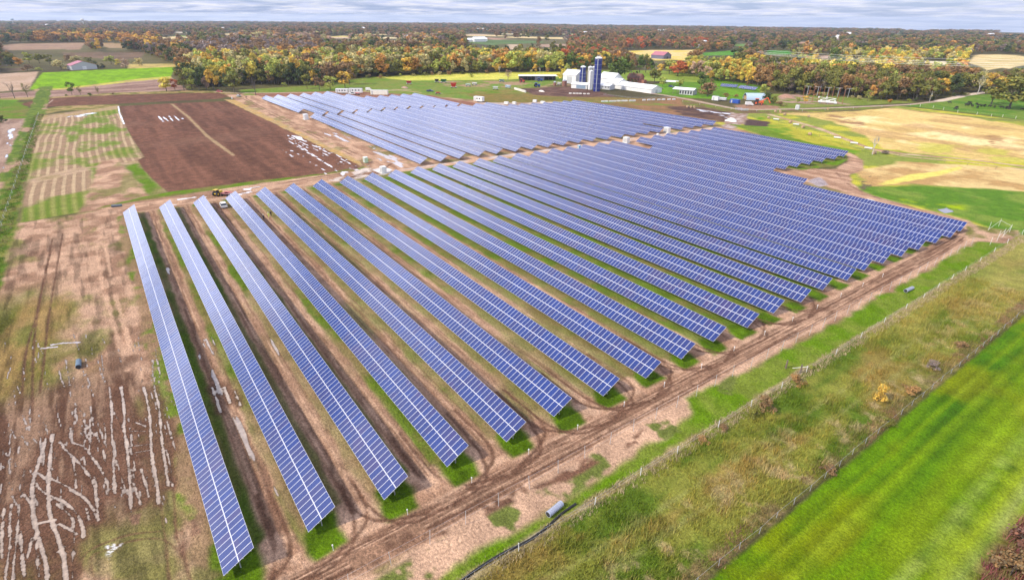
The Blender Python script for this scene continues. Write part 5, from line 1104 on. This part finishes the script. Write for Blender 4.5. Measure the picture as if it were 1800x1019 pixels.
PAL = dict(olive=(.17, .165, .035), dark=(.065, .085, .026), green=(.10, .145, .025), yellow=(.58, .46, .07), gold=(.58, .37, .06), lime=(.34, .36, .07), orange=(.50, .25, .06), rust=(.31, .175, .065), red=(.46, .12, .04), brown=(.23, .14, .065), grey=(.24, .18, .15), pink=(.45, .30, .20), pale=(.46, .39, .16), wine=(.15, .075, .055), sun=(.58, .37, .07))
WORD = dict(olive='olive green', dark='dark green', green='green', yellow='bright yellow', gold='golden', lime='yellow green', orange='orange', rust='rusty brown', red='red orange', brown='brown', grey='grey brown', pink='pinkish tan', pale='pale yellow', wine='burgundy', sun='golden')
def tree(x, y, h, w, style, colk, label, group=None, cat=None, seed=0, bare=False, pale=False, name=None):
    r = random.Random(int(x*7+y*13)+seed); z = float(gz(x, y))
    nm = name or ('shrub' if style == 'bush' and h < 6 else ('evergreen_tree' if style == 'cone' else 'deciduous_tree'))
    R = empty(nm, (x, y, z), r.uniform(0, 6.28), label, cat or ('shrub' if nm == 'shrub' else 'tree'), group)
    ref = {'round': .68, 'oval': .46, 'bush': .95, 'cone': .3, 'sparse': .7}[style]; k = w/ref
    R.scale = (k, k, h)
    if not bare:
        o = bpy.data.objects.new('crown', r.choice(CR[style])); link(o, R); c = PAL[colk]; f = r.uniform(.88, 1.14); o.color = (c[0]*f, c[1]*f, c[2]*f, 1)
    o = bpy.data.objects.new('trunk', TRP if pale else TRC if style == 'cone' else (r.choice(TRF) if bare or style == 'sparse' else r.choice(TR))); link(o, R)
    return R
def ptree(px, py, hpx, wpx, style, colk, label, **k):
    x, y = gp(px, py); return tree(x, y, hgt(px, py, hpx), wpx*mpp(px, py), style, colk, label, **k)
SPECIAL = [
 (26,173,37,24,'sparse','grey','bare brown tree at the left edge of the field',{'bare':True}), (49,171,27,17,'sparse','olive','thin leaning tree with green tufts beside the bare brown tree',{}), (127,167,24,15,'round','green','small green tree between the brown strip fields',{}),
 (142,167,18,12,'sparse','olive','small sparse tree right of the small green tree',{}), (173,166,15,9,'sparse','olive','thin sapling at the field edge',{}), (1,173,20,10,'sparse','grey','bare tree cut by the left edge of the picture',{'bare':True}),
 (158,168.5,6,10,'bush','green','low green bush between the thin trees',{}), (117,169,4,8,'bush','olive','very low bush left of the small green tree',{}), (199,166,3.5,6,'bush','brown','tiny brown bush at the field edge',{}), (5,217,18,16,'bush','dark','dark round bush at the left edge of the picture',{}),
 (293,160.5,25,25,'round','yellow','yellow tree with open crown left of the red tree',{}), (308,159,21,15,'round','red','bright red orange tree between the yellow tree and the olive trees',{}), (324,159.5,38,22,'round','olive','tall olive tree right of the red tree',{}), (338,159,41,24,'round','lime','yellow green tree, tallest of the clump behind the dark field',{}),
 (351,159,34,18,'round','dark','dark green tree at the heart of the clump behind the dark field',{}), (376,158,38,22,'round','gold','golden tree right of the clump behind the dark field',{}), (363,157,30,16,'oval','pink','tan tree between the dark and golden trees of the clump',{}), (398,158,30,17,'round','dark','dark green round tree behind the olive round tree',{}), (412,163,36,31,'round','olive','wide olive tree standing right of the red car',{}),
 (450,168,40,26,'sparse','grey','bare grey tree beside the rear rows and dirt road',{'bare':True}), (581,159.5,27,25,'round','lime','yellow green tree before the dark wood behind the panels',{}), (607,155.5,31,30,'round','gold','wide golden olive tree at the corner of the pasture',{}), (562,159,25,20,'round','brown','brown tree left of the yellow green tree behind the panels',{}), (540,156,26,20,'round','olive','olive tree before the dark wood behind the panels',{}),
 (893,141,20,18,'sparse','pink','pinkish tree alone in the sunny pasture',{}), (988,143,23,20,'round','yellow','bright yellow willow left of the white barn',{}), (963,127,22,12,'oval','yellow','yellow poplar, leftmost of the bright row behind the machine shed',{}), (974,127,23,13,'oval','lime','second poplar of the bright row behind the machine shed',{}), (985,127,24,13,'oval','yellow','third poplar of the bright row behind the machine shed',{}), (995,128,22,12,'oval','lime','fourth poplar, nearest the barn, of the bright row',{}),
 (941,129,17,9,'oval','gold','small golden tree behind the left end of the machine shed',{}), (828,136,7,12,'bush','lime','round yellow green bush in the sunny pasture',{}), (878,130,18,9,'sparse','grey','white stemmed bare tree at the pasture wood edge',{'bare':True,'pale':True}), (949,130,16,8,'sparse','pink','pale bare tree behind the machine shed',{'bare':True,'pale':True}), (1010,130,12,14,'bush','yellow','yellow shrub behind the white barn',{}),
 (1087,147,49,40,'round','green','large green tree behind the joined white barns',{}), (1075,144,22,14,'oval','dark','dark narrow tree left of the large green tree',{}), (1110,128,32,16,'oval','olive','tall poplar right of the large green tree',{}), (1124,128,33,15,'oval','green','first of three grey green poplars behind the farmhouse',{}), (1135,128,34,15,'oval','olive','middle of three grey green poplars behind the farmhouse',{}), (1146,128,32,15,'oval','green','right of three grey green poplars behind the farmhouse',{}),
 (1119,141,18,7,'cone','dark','narrow dark cedar behind the farmhouse',{}), (1105,149.5,12,9,'cone','dark','left dark cedar in front of the farmhouse',{}), (1111,150,12,9,'cone','dark','middle dark cedar in front of the farmhouse',{}), (1117,150.5,11,8,'cone','dark','right dark cedar in front of the farmhouse',{}),
 (1150,146,27,22,'round','olive','dark olive tree right of the farmhouse',{}), (1191,134,28,32,'round','red','broad red orange tree behind the lawn sheds',{}), (1176,131,26,20,'round','lime','yellow green tree left of the broad red tree',{}), (1160,130,18,14,'round','gold','golden tree behind the farmhouse lawn',{}), (1164,153,18,15,'round','lime','small round green tree left of the white lawn shed',{}), (1195,153,20,14,'oval','lime','small oval green tree right of the white lawn shed',{}),
 (1232,155,30,26,'round','green','round green tree behind the big brown bush',{}), (1243,170,30,42,'bush','brown','big brown bush right of the slatted shed',{'name':'large_bush'}), (1275,171,9,16,'bush','rust','low rusty bush right of the big brown bush',{}), (1293,171,6,14,'bush','rust','low rusty bush in the lawn edge',{}), (1340,174,29,16,'oval','lime','yellow green tree behind the hoop building',{}), (1349,182,24,24,'bush','dark','dark evergreen bush touching the hoop building',{}), (1359,183,17,15,'bush','olive','olive bush right of the dark evergreen bush',{}),
 (1372,186,9,24,'bush','brown','low brown thicket left of the rusty poles',{}), (1415,182,14,11,'round','gold','small orange yellow tree left of the bucket trucks',{}), (1402,182,11,9,'round','lime','small yellow green tree by the rusty poles',{}), (1773,192,60,66,'round','olive','very large olive oak at the right edge over the cattle',{}), (1742,184,46,40,'round','olive','large olive oak left of the very large oak',{}), (1797,176,44,34,'round','green','green tree at the right edge behind the oak',{}), (1755,172,38,30,'round','gold','golden topped tree behind the large oaks',{}),
 (1718,166,42,26,'sparse','pale','tall pale sycamore with bare white limbs at the road end',{'pale':True}), (1525,178,22,18,'sparse','lime','small thin tree before the wood on the right',{}), (1563,181,8,12,'bush','orange','small orange bush before the wood on the right',{}), (1533,272,43,24,'sparse','grey','dead white tree alone at the end of the muddy track',{'bare':True,'pale':True,'name':'dead_tree'}), (1556,271,8,18,'bush','grey','grey brush beside the dead white tree',{}),
 (52,111,20,18,'round','lime','yellow green willow left of the red roofed barn',{}), (70,112,19,18,'round','olive','olive tree beside the yellow green willow',{}), (88,114,19,16,'round','olive','second olive tree left of the red roofed barn',{}), (49,125,14,22,'bush','brown','brown bush before the willow at left',{}), (70,125,8,13,'bush','lime','small yellow green bush beside the left barn field',{}), (108,123,21,28,'bush','pale','wide pale yellow bush left of the red roofed barn',{}), (138,113,18,26,'bush','pale','pale bush behind the red roofed barn',{}), (158,114,17,20,'bush','olive','olive bush right behind the red roofed barn',{}),
 (196,113,18,24,'bush','lime','round yellow green bush right of the red roofed barn',{}), (222,120,20,22,'bush','pink','tan bush at the edge of the bright green field',{}), (245,116,18,18,'bush','pale','pale bush near the tan corner field',{}), (209,115,13,14,'bush','yellow','small yellow bush between the two larger round bushes',{}), (170,120,12,9,'cone','dark','dark spruce right of the red roofed barn',{}), (181,120,9,9,'cone','dark','second small dark spruce right of the red roofed barn',{}), (122,108,14,22,'bush','brown','brown thicket behind the left barn',{}), (20,117,16,20,'round','dark','dark tree in the left edge wood',{}), (34,117,17,16,'round','orange','orange brown tree in the left edge wood',{}),
 (1546,704,33,30,'bush','sun','bright golden shrub in the wild strip',{}), (1424,650,11,12,'bush','lime','small yellow green shrub beside the timber posts',{}), (1345,720,28,38,'bush','brown','brown thicket along the white post fence',{}), (1325,735,22,26,'bush','olive','olive thicket left of the brown thicket',{}), (1400,675,18,34,'bush','rust','rusty brown thicket before the timber posts',{}), (1600,690,14,40,'bush','rust','low rusty brush beside the green field fence, near',{}), (1690,610,10,30,'bush','brown','low brown brush along the green field fence, middle',{}), (1560,745,14,30,'bush','olive','low green bush beside the green field fence',{}),
 (1455,830,14,34,'bush','brown','low brown brush at the green field fence, front',{}), (1790,960,40,60,'bush','wine','burgundy shrub at the lower right corner, upper one',{}), (1775,1010,44,70,'bush','brown','rusty shrub at the lower right corner, lower one',{}), (1810,1010,50,70,'bush','brown','brown shrub cut by the lower right corner',{}), (1640,645,12,30,'bush','grey','grey brush in the wild strip near the fence',{}), (1235,775,9,26,'bush','rust','low rusty brush on the dry grass strip',{}), (1270,755,10,24,'bush','brown','low brown brush beside the dry grass strip',{}),
]
for (a, b, h, w, stl, ck, lb, kw) in SPECIAL: ptree(a, b, h, w, stl, ck, lb, **kw)
# forest field: base outline in the photo and the clearings it must leave open
FL = [(-200,128),(0,129),(40,113),(60,104),(100,102),(120,100),(250,104),(309,112),(318,156),(350,155),(430,150),(470,151),(560,150),(619,149),(620,137.5),(660,136),(700,134),(780,131),(860,129),(900,128),(1000,125),(1060,121),(1100,121),(1160,128),(1210,135),(1245,142),(1290,146),(1335,153),(1360,163),(1400,165),(1480,169),(1540,176),(1610,177),(1650,173),(1700,165),(1735,160),(1800,155),(2000,158)]
FX = np.array([p[0] for p in FL]); FY = np.array([p[1] for p in FL])
def pin(px, py, P):
    ins = np.zeros(px.shape, bool); n = len(P)
    for i in range(n):
        x1, y1 = P[i]; x2, y2 = P[(i+1) % n]
        if y1 != y2: ins ^= ((py < y1) != (py < y2)) & (px < x1+(py-y1)*(x2-x1)/(y2-y1))
    return ins
RS = np.random.RandomState(3)
pts = []
for r0, r1, sp in ((380, 700, 7.6), (700, 1200, 9.5), (1200, 2200, 14), (2200, 4200, 26), (4200, 9500, 62)):
    th = CAM_YAW; g = np.arange(-r1*1.05, r1*1.05, sp); u, v_ = np.meshgrid(g, g); u = u.ravel()+RS.uniform(-.42, .42, u.size)*sp; v_ = v_.ravel()+RS.uniform(-.42, .42, v_.size)*sp
    rr_ = np.hypot(u, v_); an = np.angle(np.exp(1j*(np.arctan2(v_, u)-th))); k = (rr_ >= r0) & (rr_ < r1) & (np.abs(an) < .93)
    pts.append(np.stack([u[k], v_[k], np.full(k.sum(), sp)], 1))
pts = np.concatenate(pts); TX, TY, TS = pts.T; TZ = gz(TX, TY)+(fbm(TX, TY, 1800, 3, 101)-.35)*16*sm(2600, 5200, np.hypot(TX, TY))
bx, by = proj(TX, TY, TZ)
hh = (9+13*fbm(TX, TY, 70, 3, 201)+RS.uniform(-4, 6, len(TX)))*np.where(TS < 20, 1, .9)
hh = np.where(bx > 1000, hh*.86, hh)
tx_, ty_ = proj(TX, TY, TZ+hh)
keep = (by < np.interp(bx, FX, FY)) & (bx > -260) & (bx < 2060)
for P, c in CLEAR:
    if min(p[1] for p in P) < 49: continue
    keep &= ~pin(bx, by, P)
    top = min(p[1] for p in P)
    c_x = sum(p[0] for p in P)/len(P); c_y = sum(p[1] for p in P)/len(P); P2 = [(c_x+(p[0]-c_x)*1.04+(1.5 if p[0] > c_x else -1.5), p[1]) for p in P]
    for q_ in (0.0, .25, .5, .75): keep &= ~pin(tx_, ty_+1.2+(by-ty_)*q_, P2)
extra_clear = [[(60,158),(52,157),(75,126),(309,117),(300,137)], [(1085,95),(1165,88),(1235,88),(1213,112),(1150,109)], [(585,160),(640,138),(585,138)], [(20,128),(60,118),(310,112),(312,125),(75,130)],[(120,125),(165,125),(165,108),(120,110)],[(1130,105),(1180,105),(1180,93),(1130,93)],[(705,70),(760,70),(760,62),(705,62)]]
for P in extra_clear: keep &= ~pin(bx, by, P)
dens = fbm(TX, TY, 60, 3, 210); keep &= (dens > np.where(np.hypot(TX, TY) > 900, .42, .27)) | (np.hypot(TX, TY) < 620)
leftz = (bx < 320) & (by > 78) & (by < 104); keep &= ~(leftz & (dens < .47))
TX, TY, TZ, TS, bx, by, hh, tx_, ty_ = [a_[keep] for a_ in (TX, TY, TZ, TS, bx, by, hh, tx_, ty_)]
ZONES = [  # palettes by part of the wood (polygon of crown tops in the survey picture)
 ([(0,30),(2000,30),(2000,62),(1300,61),(900,56),(0,50)], dict(dark=5, brown=4, rust=2, olive=3, grey=1)),
 ([(330,84),(560,78),(900,80),(1000,84),(1000,96),(830,98),(700,99),(480,104),(370,118),(330,110)], dict(yellow=4, gold=3, lime=4, pale=3, orange=2, olive=4, brown=2, green=1)),
 ([(620,96),(850,92),(850,120),(620,140)], dict(gold=4, yellow=2, olive=5, orange=2, brown=3, dark=3)),
 ([(390,96),(620,96),(620,150),(310,160),(310,120)], dict(olive=6, dark=5, brown=4, gold=1, lime=2, grey=2)),
 ([(830,82),(1060,84),(1060,130),(830,130)], dict(olive=4, green=3, gold=3, orange=2, brown=3, yellow=1)),
 ([(1400,82),(1712,80),(1712,108),(1400,108)], dict(lime=5, yellow=2, gold=1, orange=1, pale=3, green=2, olive=2)),
 ([(1180,92),(1330,92),(1330,125),(1180,140)], dict(yellow=3, gold=3, lime=3, olive=3, pink=2)),
 ([(1230,96),(1720,104),(1800,120),(1800,180),(1230,180)], dict(rust=5, brown=5, olive=6, grey=2, gold=1, orange=1, dark=2, lime=1)),
 ([(60,50),(330,54),(330,70),(60,64)], dict(rust=4, orange=3, gold=2, brown=3, olive=2, dark=1)),
 ([(0,58),(330,66),(330,112),(0,120)], dict(brown=4, dark=4, rust=3, grey=3, olive=2)),
 ([(330,64),(560,60),(560,82),(330,86)], dict(brown=4, grey=4, rust=3, dark=2, olive=1)),
 ([(420,48),(760,50),(760,66),(420,62)], dict(orange=3, pink=3, pale=2, brown=3, olive=2, dark=2)),
 ([(990,60),(1260,60),(1260,88),(990,86)], dict(rust=4, red=2, brown=4, olive=3, dark=2)),
 ([(0,0),(2000,0),(2000,300),(0,300)], dict(rust=3, brown=4, olive=4, dark=3, orange=1, grey=2, green=1))]
zid = np.full(len(TX), len(ZONES)-1)
for i in range(len(ZONES)-2, -1, -1): zid[pin(tx_+RS.normal(0, 8, len(TX)), ty_+RS.normal(0, 1.6, len(TX)), ZONES[i][0])] = i
names = []; clus = fbm(TX, TY, 28, 3, 220)
u1 = np.clip(RS.uniform(0, 1, len(TX))*.55+sm(.25, .75, clus)*.45, 0, .9999)
for i in range(len(TX)):
    z_ = ZONES[zid[i]][1]; ks = list(z_); tot = sum(z_.values()); t = u1[i]*tot
    for kk_ in ks:
        t -= z_[kk_]
        if t <= 0: break
    names.append(kk_)
names = np.array(names)
vis = (bx > -15) & (bx < 1815)
order = np.argsort(np.hypot(TX, TY)+np.where(vis, 0, 1e6)); near = order[:235]; rest = order[235:]
def region(px):
    return 'wood beyond the green field' if px < 312 else ('wood behind the rear west panels' if px < 625 else ('wood edge of the sunny pasture' if px < 1010 else ('wood behind the farm' if px < 1245 else ('wood behind the small solar array' if px < 1400 else ('wood behind the rusty poles' if px < 1560 else 'wood along the end of the gravel road')))))
for i in near:
    ck = names[i]; stl = 'oval' if hh[i] > 19 and i % 3 == 0 else ('sparse' if ck == 'grey' else 'round')
    sz = 'tall' if hh[i] > 19 else ('middling' if hh[i] > 15 else 'short'); rg = region(bx[i])
    tree(TX[i], TY[i], hh[i]*1.03, hh[i]*(.56 if stl == 'oval' else .68)*RS.uniform(.85, 1.15), stl, ck, '%s %s tree in the %s' % (sz, WORD[ck], rg), '%s %s trees in the %s' % (sz, WORD[ck], rg))
# edge scrub in front of the wood: individual low bushes
for i in range(60):
    px = RS.uniform(320, 1700); py = np.interp(px, FX, FY)+RS.uniform(.2, 2.2)
    if 1000 < px < 1240: continue
    ck = ['olive', 'brown', 'lime', 'rust', 'dark', 'pale'][i % 6]
    ptree(px, py, RS.uniform(5, 10), RS.uniform(8, 14), 'bush', ck, 'low %s bush at foot of the %s' % (WORD[ck], region(px)), group='low %s bushes at the foot of the %s' % (WORD[ck], region(px)))
# the wood behind, read as one mass: instances of the same crowns
n_ = len(rest); rx = rest
wm = bpy.data.meshes.new('woodland'); wm.vertices.add(n_); wm.vertices.foreach_set('co', np.stack([TX[rx], TY[rx], TZ[rx]-.3], 1).astype(np.float32).ravel())
colr = np.array([PAL[k] for k in names[rx]])*RS.uniform(.82, 1.2, (n_, 1))
setattr_col(wm, 'tint', colr)
wsc = np.where(TS[rx] > 50, 3.6, np.where(TS[rx] > 20, 2.0, np.where(TS[rx] > 12, 1.25, 1.0)))
kx = hh[rx]*RS.uniform(.85, 1.25, n_)*wsc
a_ = wm.attributes.new('scl', 'FLOAT_VECTOR', 'POINT'); a_.data.foreach_set('vector', np.stack([kx, kx, hh[rx]], 1).astype(np.float32).ravel())
a_ = wm.attributes.new('rot', 'FLOAT', 'POINT'); a_.data.foreach_set('value', RS.uniform(0, 6.28, n_).astype(np.float32))
a_ = wm.attributes.new('idx', 'INT', 'POINT'); a_.data.foreach_set('value', RS.randint(0, 6, n_).astype(np.int32))
wo = link(bpy.data.objects.new('woodland', wm)); wo.color = (0, 0, 0, 1); tag(wo, 'mass of autumn woodland stretching back to the horizon', 'woodland', kind='stuff')
src = []
for me_ in CR['round']+CR['oval'][:2]:
    for o in bpy.data.objects:
        if o.data == me_: src.append(o); break
ng = bpy.data.node_groups.new('woodland_scatter', 'GeometryNodeTree'); ng.interface.new_socket('Geometry', in_out='INPUT', socket_type='NodeSocketGeometry'); ng.interface.new_socket('Geometry', in_out='OUTPUT', socket_type='NodeSocketGeometry')
gn = ng.nodes; gl = ng.links; gi = gn.new('NodeGroupInput'); go = gn.new('NodeGroupOutput'); jn = gn.new('GeometryNodeJoinGeometry')
for o in src[::-1]:
    q = gn.new('GeometryNodeObjectInfo'); q.transform_space = 'ORIGINAL'; q.inputs['Object'].default_value = o; q.inputs['As Instance'].default_value = True; gl.new(q.outputs['Geometry'], jn.inputs[0])
ip = gn.new('GeometryNodeInstanceOnPoints'); gl.new(gi.outputs[0], ip.inputs['Points']); gl.new(jn.outputs[0], ip.inputs['Instance']); ip.inputs['Pick Instance'].default_value = True
def na(name, typ):
    q = gn.new('GeometryNodeInputNamedAttribute'); q.data_type = typ; q.inputs['Name'].default_value = name
    return [s for s in q.outputs if s.enabled and s.name == 'Attribute'][0]
gl.new(na('idx', 'INT'), ip.inputs['Instance Index']); gl.new(na('scl', 'FLOAT_VECTOR'), ip.inputs['Scale'])
cz = gn.new('ShaderNodeCombineXYZ'); gl.new(na('rot', 'FLOAT'), cz.inputs[2]); gl.new(cz.outputs[0], ip.inputs['Rotation']); gl.new(ip.outputs[0], go.inputs[0])
md = wo.modifiers.new('scatter', 'NODES'); md.node_group = ng
print('woodland', n_, 'src', len(src))
# ---------------------------------------------------------------- grasses and weeds as real blades
def tufts(name, label, X, Y, Hh, col, blades=9, spread=.35, seed=1, wid=.035):
    r = np.random.RandomState(seed); n = len(X); N_ = n*blades
    bx_ = np.repeat(X, blades)+r.normal(0, spread, N_); by_ = np.repeat(Y, blades)+r.normal(0, spread, N_); h = np.repeat(Hh, blades)*r.uniform(.5, 1.15, N_)
    a = r.uniform(0, 2*PI, N_); ln = r.uniform(.15, .6, N_)*h; w = wid*r.uniform(.6, 1.6, N_)
    px, py = -np.sin(a)*w, np.cos(a)*w; dx, dy = np.cos(a)*ln, np.sin(a)*ln
    V_ = np.empty((N_, 3, 3)); V_[:, 0] = np.stack([bx_-px, by_-py, 0*h-.02], 1); V_[:, 1] = np.stack([bx_+px, by_+py, 0*h-.02], 1); V_[:, 2] = np.stack([bx_+dx, by_+dy, h], 1)
    me_ = npmesh(name, V_.reshape(-1, 3), np.arange(3*N_).reshape(-1, 3), WEED)
    c = np.repeat(col, blades, 0)*r.uniform(.7, 1.35, (N_, 1)); setattr_col(me_, 'leaf', np.repeat(c, 3, 0))
    o = link(bpy.data.objects.new(name, me_)); tag(o, label, 'grass', kind='stuff'); return o
WEED, t_, b_ = newmat('weed_blades'); q = t_.nodes.new('ShaderNodeAttribute'); q.attribute_name = 'leaf'; t_.links.new(q.outputs['Color'], b_.inputs['Base Color']); b_.inputs['Roughness'].default_value = .8; b_.inputs['Specular IOR Level'].default_value = .1
def sample_ground(X, Y):
    i = np.clip(np.searchsorted(xs, X), 0, nx-1); j = np.clip(np.searchsorted(ys, Y), 0, ny-1); return Ccol[j, i]
rs = np.random.RandomState(9)
def cells(x0, x1, y0, y1, d): 
    n = int((x1-x0)*(y1-y0)*d); return rs.uniform(x0, x1, n), rs.uniform(y0, y1, n)
X, Y = cells(-34.6, -21.2, 12, 160, 3.2); f = fbm(X, Y, 4, 4, 300); k = f > .36; X, Y, f = X[k], Y[k], f[k]
tufts('tall_grass', 'tall tangled grass and weeds of the wild strip', X, Y, .35+.9*np.clip(f-.36, 0, 1)*2.2, sample_ground(X, Y)*1.25*np.stack([1+.3*(rs.rand(len(X))-.3), np.ones(len(X)), np.ones(len(X))], 1), 9, .30, 2)
X, Y = cells(-36.3, -34.3, 8, 207, 5); tufts('dry_grass', 'pale dry grass along the white post fence', X, Y, rs.uniform(.25, .6, len(X)), np.tile(A3((.42, .33, .19)), (len(X), 1))*rs.uniform(.7, 1.15, (len(X), 1)), 9, .22, 3)
X, Y = cells(-22.6, -20.5, 22, 160, 4); f = fbm(X, Y, 5, 3, 310)
tufts('brown_weeds', 'rusty brown weeds along the green field fence', X, Y, rs.uniform(.15, .45, len(X))*(.6+f), np.where((f > .58)[:, None], A3((.24, .14, .08)), A3((.17, .15, .05)))*rs.uniform(.7, 1.3, (len(X), 1)), 12, .22, 4, .03)
X, Y = cells(-62, -45.3, -4, 110, 2.6); c = sample_ground(X, Y); k = c[:, 1] > c[:, 0]*1.12; X, Y, c = X[k], Y[k], c[k]
tufts('grass', 'short grass round the solar row ends', X, Y, rs.uniform(.10, .25, len(X)), c*1.15, 8, .18, 5, .02)
X, Y = cells(-160, -62, -5, 60, 1.1); c = sample_ground(X, Y); k = c[:, 1] > c[:, 0]*1.1; X, Y, c = X[k], Y[k], c[k]
tufts('row_grass', 'short grass growing under and before the first rows', X, Y, rs.uniform(.12, .3, len(X)), c*1.15, 8, .25, 6, .03)
X, Y = cells(-42.2, -36, 5, 190, 2.2); c = sample_ground(X, Y); k = c[:, 1] > c[:, 0]*1.05; X, Y, c = X[k], Y[k], c[k]
tufts('verge_grass', 'green verge grass between wire fence and dry strip', X, Y, rs.uniform(.12, .35, len(X)), c*1.15, 8, .25, 7, .025)
X, Y = cells(-170, -70, -34, -4, 1.4); c = sample_ground(X, Y); k = (c[:, 1] > c[:, 0]*.82) & (c[:, 0] < .25); X, Y, c = X[k], Y[k], c[k]
tufts('lot_grass', 'rough grass and weeds of the muddy lot', X, Y, rs.uniform(.12, .4, len(X)), c*1.2, 8, .3, 8, .03)
X, Y = cells(-460, -128, -34.5, -30, 1.3); f = fbm(X, Y, 6, 3, 330)
tufts('hedge_weeds', 'tall dark weeds in the strip at the left edge', X, Y, rs.uniform(.2, .6, len(X))*(.5+f), np.where((f > .55)[:, None], A3((.22, .19, .08)), A3((.11, .17, .025)))*rs.uniform(.7, 1.3, (len(X), 1)), 10, .35, 12, .05)
# burgundy weeds at the corner by the stream
P0 = gps((1730,1010),(1760,970),(1800,930)); 
X, Y = cells(-8, 4, 55, 90, 3); px, py = proj(X, Y); k = pin(px, py, [(1715,1040),(1740,985),(1775,935),(1900,850),(1900,1200),(1700,1200)]); X, Y = X[k], Y[k]
if len(X): tufts('corner_weeds', 'burgundy and brown weeds at the lower right corner', X, Y, rs.uniform(.5, 1.5, len(X)), np.where((rs.rand(len(X)) > .5)[:, None], A3((.22, .07, .07)), A3((.2, .15, .06))), 14, .3, 10, .04)
# ---------------------------------------------------------------- air between here and the horizon
hz = MB().box(-17500, -16500, -700, 16500, 17500, 70).build('haze', None)
hm = bpy.data.materials.new('haze_air'); hm.use_nodes = True; hn = hm.node_tree; hn.nodes.remove(hn.nodes['Principled BSDF'])
pv = hn.nodes.new('ShaderNodeVolumePrincipled'); pv.inputs['Color'].default_value = (.74, .84, 1.0, 1); pv.inputs['Density'].default_value = 6.5e-5; pv.inputs['Anisotropy'].default_value = 0.2
hn.links.new(pv.outputs[0], hn.nodes['Material Output'].inputs['Volume'])
hz.data.materials.clear(); hz.data.materials.append(hm); tag(hz, 'thin bluish autumn haze over the whole landscape', 'haze', kind='stuff')
